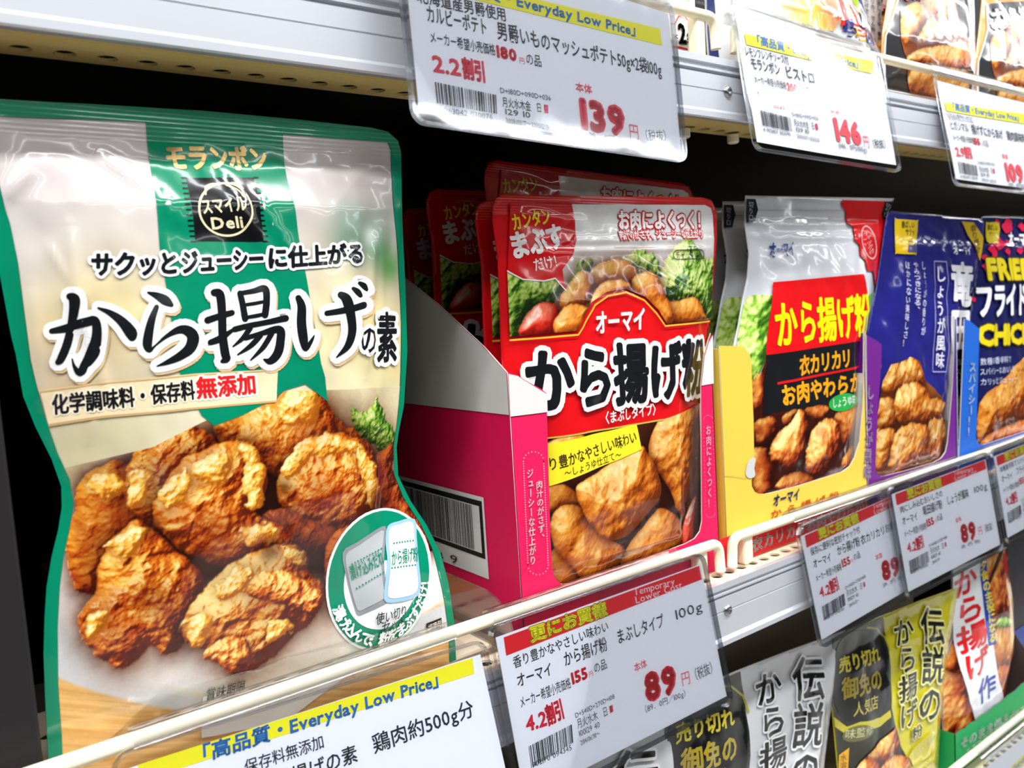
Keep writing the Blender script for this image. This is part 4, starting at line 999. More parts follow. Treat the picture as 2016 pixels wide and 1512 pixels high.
lt, lb = -0.0928 - pink.z0, -0.1345 - pink.z0
R_ = lambda a0, a1, b0, b1, c, l: d.poly([(a0, b0), (a1, b0), (a1, b1), (a0, b1)], c, l, raw=True)
R_(-0.112, -0.0258, lb, lt, 'e4e4e2', 1); R_(-0.110, -0.0275, lb + 0.010, lt - 0.0022, '101012', 2); R_(-0.108, -0.0300, lb + 0.0125, lt - 0.0050, 'dcdcda', 3)
rnd = random.Random(5); x = -0.106
while x < -0.036:
    w = rnd.choice([0.0004, 0.0004, 0.0008, 0.0012]); R_(x, x + w, lb + 0.0130, lt - 0.0055, '131315', 4); x += w + rnd.choice([0.0004, 0.0005, 0.0009])
d.text('4 902170 094134 9', (700, 1062), (905, 1110), 14, '26262a', 4)
d.build('side_print', pink.side)

# ================================================================== red pouches
def pouch(name, label, outline_px, Y, lean, amp, edge, film, z0, box, vp=None, cr=(), wr=0.0015, seed=1, ws=0.02, seal=None, loc_x=None, group=None, cat='pouch'):
    """pouch whose flat seal plane stands at depth Y; outline and creases measured in px on that plane"""
    S0 = Surf((0, Y, z0), (1, 0, 0), (0, lean, 1))
    ol = np.array([S0.uv(*p) for p in outline_px]); ol[:, 1] = np.maximum(ol[:, 1], 0.0)
    top = ol[:, 1].max()
    prof = vp or [(0, 0.35), (0.02, 0.9), (0.05, 1.0), (top - 0.055, 0.75), (top - 0.030, 0.30), (top - 0.016, 0.03), (top - 0.010, 0.0), (top + 0.02, 0.0)]
    crs = [(tuple(S0.uv(*a)), tuple(S0.uv(*b)), am, w) for a, b, am, w in cr]
    S = Surf(S0.O, S0.U, S0.V, pouch_hf(ol, amp, edge, prof, crs, wr, seed, ws)).table(*box)
    t = thing(name, (float(ol[:, 0].mean()) if loc_x is None else loc_x, Y, z0), label, cat, group)
    rib = None
    if seal: rib = (top - seal, top + 0.01, 0.0013)
    f = lambda c: ink(c, rib=rib)
    pouch_body('film', S, ol, f(film), t)
    return t, S, f
z2 = lambda L: [(800 + x / 3.15, 280 + y / 3.15) for x, y in L]
z3 = lambda L: [(780 + x / 2.908, 700 + y / 2.908) for x, y in L]
ROUT = [(971, 432), (971, 407), (978, 390), (992, 382), (1181, 385), (1384, 388), (1402, 394), (1413, 416), (1413, 470), (1406, 566), (1400, 629), (1388, 690), (1376, 760), (1374, 900), (1374, 1040), (1374, 1120), (1250, 1170), (1100, 1222), (1040, 1240), (1028, 1180), (1012, 960), (1000, 800), (990, 724), (987, 661), (984, 566), (981, 502)]
RRED = (218, 18, 24)
REDP, SR, fr = pouch('coating_mix_pouch', 'red pouch at the front of the pink display box', ROUT, 0.0165, 0.0, 0.0090, 0.035, RRED, ZM + 0.0012, (940, 360, 1440, 1260),
    cr=[((1000, 478), (1400, 470), 0.0007, 0.0016), ((1000, 498), (1398, 490), 0.0006, 0.0014), ((1010, 420), (1150, 440), 0.0006, 0.003), ((1240, 520), (1360, 590), 0.0004, 0.003), ((1330, 470), (1380, 600), 0.0005, 0.002), ((1090, 780), (1040, 860), 0.0005, 0.004), ((1120, 1100), (1350, 1040), 0.0005, 0.002)],
    wr=0.0026, seed=5, seal=0.0125, group='red pouches in the pink display box')
win = z2([(1020, 385), (1850, 390), (1885, 410), (1896, 450), (1905, 600), (1895, 900), (1888, 1085), (1870, 1100), (1610, 1125), (1560, 1040), (1480, 960), (1360, 910), (1240, 930), (1150, 990), (1100, 1080), (1065, 1165), (1040, 1172), (640, 1205), (632, 1000), (624, 806), (720, 858), (850, 868), (920, 850), (985, 918), (965, 790), (1030, 700), (1052, 600), (1042, 480)])
ph = Photo(SR, win, res=0.0006); ph.fill((238, 238, 236)); ph.glow((1260, 420), 60, (214, 216, 218), 0.6)
ph.leaf(z2([(600, 790), (720, 850), (850, 860), (930, 850), (960, 920), (900, 1010), (800, 1010), (720, 1100), (700, 1220), (600, 1220)]), 31)
ph.leaf(z2([(1000, 900), (1030, 820), (1060, 745), (1150, 735), (1130, 830), (1060, 880)]), 32, gain=0.75)
ph.leaf(z2([(1560, 900), (1600, 750), (1660, 650), (1740, 600), (1790, 640), (1850, 730), (1910, 740), (1900, 1090), (1780, 1020), (1680, 990), (1600, 960)]), 33, gain=1.05)
ph.leaf(z2([(1330, 740), (1430, 670), (1520, 690), (1575, 790), (1555, 850), (1440, 830)]), 34, gain=0.95)
ph.lump(z2([(700, 1200), (740, 1080), (820, 1000), (900, 1000), (950, 1050), (950, 1190)]), TOMATO, 35, bump=0.0004, red=0, crumb=0.05, warp=0.0003)
SM = dict(bump=0.0009, crumb=0.08, warp=0.0006, red=0.25, bs=0.006)
ph.lump(z2([(1590, 1020), (1700, 980), (1790, 965), (1840, 1050), (1840, 1100), (1620, 1130)]), PALE, 36, **SM)
ph.lump(z2([(1140, 800), (1240, 740), (1340, 732), (1430, 790), (1425, 870), (1300, 890), (1180, 900)]), PALE, 37, **SM)
ph.lump(z2([(950, 980), (1010, 870), (1080, 798), (1140, 830), (1160, 960), (1080, 1030), (980, 1060)]), PALE, 38, **SM)
ph.lump(z2([(1400, 850), (1480, 800), (1560, 840), (1610, 960), (1660, 1090), (1600, 1130), (1540, 1040), (1420, 930)]), PALE, 39, **SM)
ph.lump(z2([(1140, 990), (1200, 880), (1330, 855), (1390, 900), (1300, 960), (1180, 1010)]), PALE, 40, **SM)
ph.lump(z2([(915, 1110), (1000, 1010), (1100, 1020), (1120, 1060), (1080, 1190), (930, 1190)]), PALE, 41, **SM)
ph.build('upper_photo', REDP, 1)
low = [(1060, 866), (1079, 862), (1303, 826), (1388, 790), (1386, 900), (1388, 1040), (1388, 1100), (1250, 1160), (1100, 1212), (1060, 1200), (1040, 1000)]
ph = Photo(SR, low, res=0.0005); ph.fill((70, 26, 10))
for k, (P, g) in enumerate([([(860, 500), (1030, 440), (1100, 520), (1000, 560), (860, 560)], 0.9), ([(850, 760), (960, 740), (1040, 800), (1050, 860), (900, 900), (850, 860)], 0.85), ([(1540, 560), (1700, 300), (1750, 330), (1745, 600), (1700, 800), (1600, 820)], 0.7),
        ([(1500, 370), (1560, 290), (1630, 240), (1690, 290), (1715, 380), (1705, 560), (1690, 700), (1650, 840), (1640, 920), (1600, 880), (1570, 780), (1490, 660), (1445, 620), (1450, 480)], 0.95),
        ([(1280, 1200), (1330, 1080), (1450, 930), (1510, 870), (1600, 920), (1650, 1040), (1600, 1120), (1400, 1230)], 0.88), ([(870, 1150), (920, 1100), (1000, 1190), (1040, 1300), (960, 1330), (880, 1250)], 0.7),
        ([(885, 930), (960, 855), (1060, 870), (1110, 960), (1180, 1040), (1280, 1080), (1300, 1150), (1200, 1250), (1080, 1300), (1000, 1200), (900, 1090)], 0.95),
        ([(1040, 740), (1130, 680), (1380, 520), (1440, 570), (1500, 680), (1510, 800), (1440, 900), (1330, 1020), (1210, 1060), (1130, 990), (1080, 920), (1030, 800)], 1.0)]):
    ph.lump(z3(P), PALE, 50 + k, gain=g, bump=0.0010, crumb=0.12, warp=0.0005, red=0.3, bs=0.006)
ph.lump(z3([(1640, 960), (1690, 830), (1720, 820), (1700, 1060), (1640, 1100)]), TOMATO, 60, bump=0.0003, red=0, crumb=0.04, warp=0.0002)
ph.build('lower_photo', REDP, 1)
GOLD = 'c9b04a'
d = Decal(SR, 0.0035, inkf=fr)
d.line(z2([(640, 1228), (1062, 1194)]) + z2([(1090, 1150), (1120, 1090), (1165, 1010), (1245, 955), (1360, 932), (1470, 980), (1545, 1060), (1600, 1140), (1875, 1110)]), 3.6, 'e2b53c', 3)
d.text('オーマイ', (1170, 655), (1270, 645), 40, 'f4f2ee', 4, bold=0.035, shear=0.1)
d.text('から揚げ粉', (1030, 803), (1386, 762), 108, '15161a', 6, bold=0.042, out=(0.085, 'f1f1ef'))
d.text('〈まぶしタイプ〉', (1181, 834), (1297, 813), 21, 'f2e9e4', 4, bold=0.02)
d.line([(1050, 868), (1079, 862), (1190, 845), (1305, 826)], 3.2, GOLD, 3)
d.build('title_lettering', REDP)
d = Decal(SR, 0.0035, inkf=fr)
d.poly([(1050, 880), (1079, 873), (1251, 835), (1261, 884), (1083, 956), (1056, 962)], 'f3e02c', 4)
d.text('香り豊かなやさしい味わい', (1058, 930), (1252, 868), 23, '3a2a12', 5, bold=0.012); d.text('〜しょうゆ仕立て〜', (1110, 939), (1222, 900), 15, '3a2a12', 5)
d.build('flavour_banner', REDP)
d = Decal(SR, 0.0035, inkf=fr)
d.line(z2([(624, 800), (720, 852), (850, 862), (918, 845), (985, 920)]), 3, 'f4efe8', 3)
d.poly(z2([(640, 380), (1022, 380), (1042, 480), (1052, 600), (1030, 700), (965, 790), (985, 918), (920, 850), (850, 862), (720, 848), (625, 798)]), (214, 20, 26), 2)
d.text('カンタン', (1008, 453), (1083, 438), 29, 'f0d91e', 4, bold=0.03); d.text('まぶす', (1005, 508), (1114, 483), 46, 'f2efee', 4, bold=0.045); d.text('だけ！', (1051, 533), (1108, 522), 22, 'f0eceb', 4, bold=0.015)
d.build('speech_bubble', REDP)
d = Decal(SR, 0.0035, inkf=fr)
d.text('お肉によくつく！', (1216, 450), (1392, 447), 33, 'f6f3f1', 5, bold=0.04, out=(0.08, 'c4151c'))
d.text('肉汁のがさず、ジューシーな仕上がり', (1219, 471), (1384, 468), 15, 'f6f3f1', 5, bold=0.02, out=(0.12, 'd2222a'))
pill = [(1330 + 6 * math.cos(a), 502 + 9 * math.sin(a)) for a in np.linspace(math.pi / 2, 3 * math.pi / 2, 6)] + [(1378 + 6 * math.cos(a), 501 + 9 * math.sin(a)) for a in np.linspace(-math.pi / 2, math.pi / 2, 6)]
d.line(pill, 1.6, '22301a', 4, closed=True, join=5); d.text('チャック付き', (1329, 508), (1380, 507), 12, '1c2416', 4)
d.build('claim_lettering', REDP)
for (dx, dy, dz), ry, lb in [((0.002, 0.017, -0.0005), 0.0, 'red pouch pressed right behind the front red pouch'), ((0.010, 0.036, 0.020), 0.062, 'red pouch standing taller behind the front red pouch'),
                             ((0.010, 0.075, 0.014), 0.0, 'red pouch in deep shade at the back of the pink box'), ((0.012, 0.108, 0.008), 0.0, 'rearmost dark red pouch in the pink display box')]:
    dup(REDP, (dx, dy, dz), (0, ry, 0), label=lb)
# ================================================================== yellow carton with white pouches
zA = lambda L: [(1380 + x / 3.024, 360 + y / 3.024) for x, y in L]
zB = lambda L: [(1380 + x / 3.17, 700 + y / 3.17) for x, y in L]
zC = lambda L: [(1680 + x / 5.04, 400 + y / 5.04) for x, y in L]
YELLOW = (232, 196, 72)
yel = Carton('yellow open display box with a torn corner holding white pouches', 0.3745, 0.5262, 0.15, YELLOW,
             [(1416, 681), (1456, 681)] + zA([(262, 985), (290, 1020), (300, 1060)]) + zB([(318, 150), (328, 400), (332, 640), (330, 740), (316, 780), (318, 815), (335, 850), (362, 864), (400, 864), (460, 850), (600, 815), (760, 765), (880, 726), (930, 690), (958, 640), (990, 540), (1010, 330), (1020, 100)]) + zA([(992, 890), (996, 880)]),
             [(0.006, -0.0315), (0.02, -0.0295), (0.05, -0.029), (0.13, -0.029)], right_top=[(0.006, -0.0300), (0.0072, -0.06), (0.13, -0.062)])
d = yel.fd()
d.text('オーマイ', zB([(445, 940)])[0], zB([(612, 892)])[0], 21, '1c3a78', 2, bold=0.03, shear=0.12)
d.text('から揚げ粉', zB([(430, 1015)])[0], zB([(860, 885)])[0], 14, 'e8641c', 2, bold=0.02, gap=0.35)
d.curve(zB([(282, 690), (300, 650), (325, 635), (338, 650), (330, 700), (334, 750), (300, 766), (276, 742)]), 'c9c8c4', 1, 3)
d.line(zB([(140, 748), (200, 752), (280, 764)]), 1.2, 'c8b060', 1)
d.poly([(1415, 1062), (1700, 962), (1706, 1010), (1420, 1120)], 'd81c24', 1)
d.text('衣カリカリお肉やわらか', (1478, 1086), (1700, 1004), 24, 'f6eeea', 2, bold=0.03)
d.build('front_print', yel.front)

WOUT = zA([(270, 74), (700, 82), (1156, 92), (1118, 150), (1105, 220), (1085, 400), (1062, 560), (1030, 720), (1000, 850), (985, 960)]) + zB([(1000, 60), (985, 300), (975, 450), (962, 560), (960, 800)]) + [(1688, 1010), (1560, 1060), (1450, 1100), (1452, 960), (1448, 800), (1440, 720)] + zA([(200, 960), (225, 850), (250, 700), (280, 560), (290, 420), (280, 350), (265, 240)])
WP, SW, fw = pouch('coating_mix_pouch', 'white zip pouch with red title panel in front of the yellow box', WOUT, 0.0165, 0.0, 0.0092, 0.032, (216, 219, 224), ZM + 0.0012, (1400, 340, 1800, 1130),
    cr=[((1475, 442), (1735, 442), 0.0009, 0.0020), ((1475, 468), (1735, 466), 0.0009, 0.0020), ((1500, 505), (1560, 530), 0.0006, 0.004), ((1480, 470), (1500, 620), 0.0006, 0.004), ((1640, 540), (1700, 760), 0.0005, 0.004)],
    wr=0.0028, seed=8, group='white pouches in the yellow display box')
chick = zA([(330, 1120), (345, 1150), (385, 1025), (420, 1010), (920, 940), (985, 960)]) + zB([(1000, 60), (985, 300), (975, 450), (962, 560), (960, 800)]) + [(1688, 1010), (1560, 1060), (1452, 1098), (1452, 960), (1450, 800)] + zA([(240, 1250), (300, 1180)])
ph = Photo(SW, chick, res=0.0008); ph.fill((96, 34, 14))
for k, P in enumerate([[(320, 130), (380, 100), (400, 200), (390, 300), (330, 330), (300, 200)], [(330, 420), (420, 380), (470, 420), (440, 520), (360, 560)], [(500, 380), (560, 340), (600, 340), (560, 420), (520, 440)], [(640, 340), (740, 310), (800, 330), (760, 400), (700, 400)], [(830, 380), (900, 320), (970, 330), (960, 480), (890, 560), (860, 480)],
        [(880, 640), (940, 560), (960, 620), (930, 700), (880, 700)], [(300, 620), (380, 570), (440, 640), (450, 760), (420, 860), (340, 870)], [(460, 820), (560, 730), (680, 740), (700, 800), (560, 860)], [(430, 570), (470, 490), (560, 410), (615, 330), (670, 430), (662, 590), (600, 690), (530, 712), (440, 650)], [(650, 640), (690, 470), (780, 390), (850, 420), (870, 510), (845, 640), (770, 740), (670, 750)]]):
    ph.lump(zB(P), RICH, 70 + k, gain=0.86 if k < 8 else 1.0, bump=0.0010, crumb=0.12, warp=0.0010, red=0.6, bs=0.007)
ph.build('food_photo', WP, 1)
leaf = zA([(205, 1010), (225, 860), (250, 730), (275, 675), (330, 665), (422, 670), (410, 800), (388, 1020), (350, 1120), (320, 1180), (230, 1180)])
ph = Photo(SW, leaf, res=0.0011); ph.fill((170, 205, 150))
ph.leaf(zA([(190, 1040), (215, 860), (245, 730), (275, 660), (340, 650), (440, 660), (430, 1040), (320, 1200)]), 85, gain=0.95); ph.build('lettuce_photo', WP, 1)
ph = Photo(SW, zA([(985, 700), (1000, 660), (1040, 640), (1060, 600), (1030, 720), (1000, 850), (985, 880), (995, 780)]), res=0.0015); ph.fill((120, 170, 70)); ph.build('lettuce_edge_photo', WP, 1)
d = Decal(SW, 0.004, inkf=fw)
d.poly(zA([(425, 592), (965, 543), (985, 640), (990, 700), (970, 830), (940, 940), (385, 1025), (405, 800)]), 'dc1218', 3)
wave = [(365, 1385), (400, 1380), (425, 1362), (460, 1366), (490, 1350), (520, 1356), (560, 1338), (600, 1342), (630, 1328), (665, 1330), (700, 1312), (735, 1318), (770, 1300), (810, 1305), (840, 1288), (880, 1292), (905, 1270), (935, 1262)]
d.poly(zA([(385, 1025), (940, 940), (945, 1100)] + wave[::-1] + [(370, 1200)]), '16171b', 3)
d.text('から揚げ粉', zA([(440, 960)])[0], zA([(980, 880)])[0], 78, 'f6e80e', 5, bold=0.03)
d.text('衣カリカリ', zA([(580, 1140)])[0], zA([(888, 1085)])[0], 34, 'f0a41a', 5, bold=0.035); d.line(zA([(450, 1195), (930, 1092)]), 5, 'd61a20', 5, join=4)
d.text('お肉やわらか', zA([(475, 1322)])[0], zA([(922, 1225)])[0], 36, 'f0a41a', 5, bold=0.035)
d.poly(zA([(838 + 84 * math.cos(a), 1306 + 52 * math.sin(a) - 14 * math.cos(a)) for a in np.linspace(0, 2 * math.pi, 24, endpoint=False)]), '2aa84a', 5); d.text('しょうゆ味', zA([(775, 1338)])[0], zA([(905, 1310)])[0], 17, 'e8f4e6', 6, bold=0.01)
d.build('title_panel', WP)
d = Decal(SW, 0.004, inkf=fw)
d.poly(zA([(835, 102), (1148, 112), (1118, 150), (1105, 220), (1088, 420), (1066, 560), (1042, 620), (1030, 600), (1020, 530), (985, 522), (975, 462), (945, 432), (940, 370), (910, 342), (905, 262), (865, 240), (860, 172), (835, 140)]), 'd81a20', 2)
ov = [(995 + 40 * math.cos(a) + 18 * math.sin(a), 355 + 98 * math.sin(a)) for a in np.linspace(0, 2 * math.pi, 28, endpoint=False)]
d.line(zA(ov), 3, 'f3c9c8', 4, closed=True); d.text('チャック付', zA([(975, 285)])[0], zA([(1012, 425)])[0], 14, 'f3c9c8', 4, vert=True)
d.text('オーマイ', zA([(405, 442)])[0], zA([(556, 432)])[0], 27, '1f3f8a', 3, bold=0.035, shear=0.15)
d.poly(zA([(266, 96), (320, 97), (336, 160), (316, 236), (264, 238)]), '15171c', 3); d.poly(zA([(1090, 112), (1146, 114), (1118, 150), (1105, 222), (1078, 215), (1070, 185)]), '15171c', 4)
d.text('切り口', zA([(293, 110)])[0], zA([(293, 226)])[0], 10, 'c9cacc', 4, vert=True); d.text('切り口', zA([(1112, 122)])[0], zA([(1094, 212)])[0], 9, 'a8a9ac', 5, vert=True)
d.line(zA([(336, 163), (830, 165)]), 1.0, '8c8f94', 3, join=4)
d.build('top_print', WP)
dup(WP, (0.006, 0.020, -0.0), (0, -0.01, 0), label='white zip pouch right behind the front white pouch')
dup(WP, (0.010, 0.040, -0.001), (0, -0.02, 0), label='white zip pouch third in the yellow display box')
dup(WP, (0.012, 0.060, -0.001), (0, -0.03, 0), label='rearmost white zip pouch in the yellow display box')

# ================================================================== purple carton with navy pouches
PUR = (104, 20, 128)
pur = Carton('purple open display box holding navy blue pouches', 0.5270, 0.6555, 0.15, PUR,
             zA([(985, 905), (1040, 935), (1076, 962), (1074, 1100)]) + zB([(1125, 60), (1112, 240), (1100, 420), (1088, 700), (1095, 735), (1118, 752), (1150, 750), (1300, 712), (1450, 668), (1500, 640), (1528, 600), (1540, 540), (1552, 420), (1570, 200), (1580, 0)]) + [(1888, 630)],
             [(0.006, -0.0325), (0.03, -0.031), (0.13, -0.031)], right_top=[(0.006, -0.028), (0.13, -0.031)])
d = pur.fd(); d.text('しょうが風味', (1713, 756), (1706, 945), 14, 'c9a9d6', 2, vert=True, bold=0.03)
d.build('front_print', pur.front)
NOUT = zC([(345, 100), (385, 76), (820, 110), (1260, 155), (1298, 180), (1304, 210), (1292, 350), (1250, 600), (1190, 850), (1140, 1040), (1110, 1150)]) + [(1896, 660), (1884, 720), (1870, 800), (1862, 880), (1858, 950), (1780, 980), (1708, 1005), (1706, 900), (1704, 760), (1706, 690)] + zC([(150, 1260), (190, 1050), (235, 850), (285, 500), (322, 220)])
NP_, SN, fn = pouch('coating_mix_pouch', 'navy blue pouch with ginger fried chicken in the purple box', NOUT, 0.0128, 0.0, 0.0058, 0.030, (34, 34, 122), ZM + 0.0012, (1660, 380, 1980, 1040),
    cr=[((1745, 480), (1932, 486), 0.0008, 0.0020), ((1745, 492), (1930, 498), 0.0007, 0.0018), ((1820, 440), (1860, 470), 0.0005, 0.004), ((1760, 520), (1800, 640), 0.0006, 0.005), ((1880, 560), (1850, 760), 0.0007, 0.006)], wr=0.0032, seed=12, ws=0.016, group='navy pouches in the purple display box')
pic = zA([(1040, 1420), (1080, 1180), (1130, 1080), (1200, 1062), (1245, 1035), (1300, 1060), (1330, 1170), (1400, 1240), (1450, 1310), (1440, 1420)]) + zB([(1540, 400), (1540, 560), (1500, 640), (1300, 720), (1120, 770), (1085, 720), (1095, 400)])
ph = Photo(SN, pic, res=0.0009); ph.fill((150, 86, 30))
for k, P in enumerate([[(1110, 200), (1180, 60), (1240, 40), (1310, 5), (1370, 50), (1390, 170), (1300, 220), (1180, 230)], [(1090, 300), (1150, 260), (1230, 300), (1230, 420), (1120, 470)], [(1200, 300), (1260, 180), (1380, 190), (1430, 260), (1520, 290), (1500, 400), (1400, 420), (1260, 430)], [(1095, 480), (1180, 450), (1220, 520), (1180, 640), (1110, 720), (1085, 640)],
        [(1420, 420), (1500, 400), (1540, 480), (1530, 560), (1470, 640), (1400, 600)], [(1180, 620), (1230, 460), (1330, 420), (1410, 440), (1420, 540), (1380, 640), (1250, 730), (1170, 720)]]):
    ph.lump(zB(P), PALE, 90 + k, gain=0.98, bump=0.0022, crumb=0.16, warp=0.0024, ws=0.007, red=0.3, bs=0.006)
ph.build('food_photo', NP_, 1)
d = Decal(SN, 0.004, inkf=fn)
d.curve(zC([(405, 165), (430, 158), (620, 172), (634, 190), (618, 495), (600, 508), (425, 500), (412, 480)]), 'e8c21e', 2, 3)
d.text('香ばしい', zC([(470, 240)])[0], zC([(600, 246)])[0], 12, '2c2a18', 3, bold=0.02); d.text('サクッ', zC([(510, 315)])[0], zC([(600, 318)])[0], 12, '2c2a18', 3, bold=0.02)
d.poly(zC([(540, 378), (622, 382), (616, 490), (530, 486)]), '5a5a86', 3)
d.poly(zC([(1068, 182), (1190, 192), (1240, 270), (1286, 345), (1270, 480), (1252, 572), (1232, 520)]), 'e0bc22', 2); d.text('香り豊か', zC([(1180, 210)])[0], zC([(1232, 500)])[0], 13, '8a6a18', 3, vert=True, bold=0.02)
d.build('corner_badges', NP_)
d = Decal(SN, 0.004, inkf=fn); LV = 'd9daf0'
d.text('オーマイ', zC([(985, 505)])[0], zC([(1168, 508)])[0], 15, 'e9e9f4', 3, bold=0.03)
d.text('竜田', zC([(1078, 580)])[0], zC([(1040, 1480)])[0], 40, 'ecebf2', 3, vert=True, bold=0.035)
d.line(zC([(795, 577), (916, 582), (940, 1300)]) + [(1861, 732), (1835, 732)] + zC([(808, 1200)]), 2, 'aaa6d8', 3, closed=True, join=4)
d.text('しょうが風味', zC([(852, 620)])[0], (1849, 726), 17, 'e4e4f2', 3, vert=True, bold=0.015)
for s_, a, b in [('しょうがの香りが', (688, 575), (686, 1315)), ('やみつきになる、', (612, 585), (618, 1080)), ('ほかにない美味しさ！', (528, 575), (500, 1430))]: d.text(s_, zC([a])[0], zC([b])[0], 9, LV, 3, vert=True, bold=0.01)
d.build('lettering', NP_)
dup(NP_, (0.004, 0.027, -0.0), (0, -0.02, 0), label='navy blue pouch behind the front one in the purple box')

# ================================================================== blue carton with fried chicken pouches
BLU = (16, 92, 190)
blu = Carton('bright blue open display box holding dark fried chicken pouches', 0.6575, 0.805, 0.15, BLU,
             [(1899, 627), (1910, 632), (1929, 648), (1927, 700), (1925, 760), (1923, 830)] + zB([(1718, 480), (1718, 520), (1735, 552), (1760, 556), (1800, 545), (2000, 480), (2200, 410), (2260, 380), (2290, 330), (2300, 200), (2310, 0)]) + [(2115, 600)],
             [(0.006, -0.0305), (0.03, -0.031), (0.13, -0.031)], right_top=[(0.006, -0.03), (0.13, -0.031)])
d = blu.fd(); d.text('スパイシー！！', (1914, 712), (1909, 860), 13, 'c4dcf4', 2, vert=True, bold=0.03); d.build('front_print', blu.front)
FOUT = zC([(1262, 170), (1290, 126), (1400, 118), (1690, 128)]) + [(2060, 440), (2110, 452), (2120, 470), (2112, 560), (2100, 640), (2096, 760), (2094, 880), (2090, 930), (2000, 960), (1906, 985), (1902, 900), (1900, 760)] + [(1904, 660), (1916, 590), (1926, 520), (1930, 470)]
FP, SF, ff = pouch('coating_mix_pouch', 'dark blue pouch with yellow and white lettering in the blue box', FOUT, 0.0150, 0.0, 0.0080, 0.030, (24, 28, 84), ZM + 0.0012, (1880, 400, 2140, 1010),
    cr=[((1935, 485), (2100, 492), 0.0008, 0.0020), ((1960, 640), (2010, 760), 0.0006, 0.005), ((1950, 700), (1980, 800), 0.0005, 0.004)], wr=0.0028, seed=15, group='fried chicken pouches in the blue display box')
pic = zB([(1722, 560), (1716, 440), (1735, 300), (1780, 230), (1860, 170), (1960, 60), (2040, -10), (2120, 0), (2120, 480), (1900, 560)])
ph = Photo(SF, pic, res=0.0009); ph.fill((120, 60, 24))
ph.lump(zB([(1716, 480), (1725, 330), (1780, 230), (1860, 180), (1930, 90), (2010, -20), (2140, -40), (2140, 360), (2000, 400), (1840, 480), (1760, 560), (1720, 550)]), PALE, 110, gain=0.85, bump=0.0009, crumb=0.12, red=0.3, bs=0.006)
ph.lump(zB([(1740, 570), (1800, 490), (1960, 420), (2140, 360), (2140, 470), (1900, 560)]), RICH, 111, gain=0.7, bump=0.0008, bs=0.006); ph.build('food_photo', FP, 1)
d = Decal(SF, 0.004, inkf=ff); rnd = random.Random(4)
for cx, cy, r in [(1525, 230, 60), (1420, 190, 26), (1670, 240, 40), (1440, 400, 60), (1390, 480, 50), (1540, 400, 40), (1300, 540, 30), (1310, 640, 34), (1530, 480, 26), (1345, 350, 30), (1180, 950, 26), (1650, 470, 30), (1740, 180, 40), (1800, 330, 50)]:
    d.curve(zC([(cx + r * rnd.uniform(0.5, 1.25) * math.cos(a) + 0.3 * r * math.sin(a), cy + r * rnd.uniform(0.6, 1.5) * math.sin(a)) for a in np.linspace(0, 2 * math.pi, 9, endpoint=False)]), 'dc1e4a', 2, 2)
d.curve(zC([(1308, 200), (1330, 192), (1440, 204), (1428, 390), (1410, 398), (1318, 380)]), 'c9b422', 3, 3); d.text('香ばしい', zC([(1320, 262)])[0], zC([(1430, 270)])[0], 10, '33301a', 4, bold=0.02); d.text('サクッ', zC([(1340, 330)])[0], zC([(1410, 334)])[0], 10, '33301a', 4)
d.text('オーマイ', zC([(1545, 415)])[0], zC([(1760, 424)])[0], 22, 'f0eef2', 4, bold=0.04, shear=0.12)
d.text('FRIED', zC([(1325, 755)])[0], zC([(1790, 748)])[0], 44, 'e6cf1e', 5, bold=0.05, out=(0.04, '4a3c10'), xs=0.96)
d.text('フライドチキン', zC([(1215, 1112)])[0], zC([(2010, 1060)])[0], 58, 'f1f0f3', 5, bold=0.045, out=(0.05, '161a44'))
d.text('CHICKEN', zC([(1225, 1408)])[0], zC([(1960, 1370)])[0], 44, 'e6cf1e', 5, bold=0.05, out=(0.04, '4a3c10'))
for k, s_ in enumerate(['数種の香辛料で', 'スパイシーなおいしさ', 'カリッとジューシー']): d.text(s_, (1928, 718 + k * 20), (1990 + 6 * k, 712 + k * 19), 12, 'd6dcf0', 4)
d.build('lettering', FP)
dup(FP, (0.004, 0.021, 0.0), (0, -0.01, 0), label='dark blue pouch behind the front one in the blue box')
# ================================================================== goods on the upper shelf
zT = lambda L: [(1640 + x / 5.36, y / 5.36) for x, y in L]
zV = lambda L: [(1300 + x / 10.08, y / 10.08) for x, y in L]
zt0 = ZU + 0.0004
# white twin-pack box
bx = at(1372, 60, 0.010)[0]
tw = thing('twin_pack_box', (bx - 0.07, 0.03, zt0), 'white twin-pack box with red line behind the upper fence end', 'box')
bevel_box('carton', bx - 0.14, bx, 0.010, 0.050, zt0, zt0 + 0.15, card((238, 238, 236)), tw, 0.0012)
ST = Surf((bx - 0.14, 0.010, zt0), (1, 0, 0), (0, 0, 1))
d = Decal(ST, None, inkf=card)
d.line(zV([(205, 470), (280, 490), (310, 400), (350, 330), (410, 312), (480, 340), (540, 420), (580, 560), (675, 580)]), 3.0, 'e0303c', 2)
d.line(zV([(262, 935), (400, 955), (520, 985)]), 4.5, 'cc1c24', 2, join=4)
d.text('×', zV([(235, 800)])[0], zV([(355, 810)])[0], 16, '222222', 2, bold=0.01); d.text('2', zV([(360, 860)])[0], zV([(515, 875)])[0], 43, '111111', 2, bold=0.05); d.text('袋', zV([(520, 880)])[0], zV([(660, 905)])[0], 25, '111111', 2, bold=0.03)
d.build('lettering', tw)
d = Decal(ST, None, inkf=card)
d.poly([(0.010, 0.060), (0.130, 0.060), (0.130, 0.138), (0.010, 0.138)], 'e8c860', 1, raw=True); d.poly([(0.016, 0.100), (0.124, 0.100), (0.124, 0.128), (0.016, 0.128)], '2f7a3c', 2, raw=True)
d.build('front_panel_print', tw)
d = Decal(ST, None, inkf=card)
for k in range(3): d.text('北海道産じゃがいも使用の商品です', (1345, 2 - 9 * k), (1392, 12 - 9 * k), 6, '6a6a6e', 2)
d.build('small_print', tw)
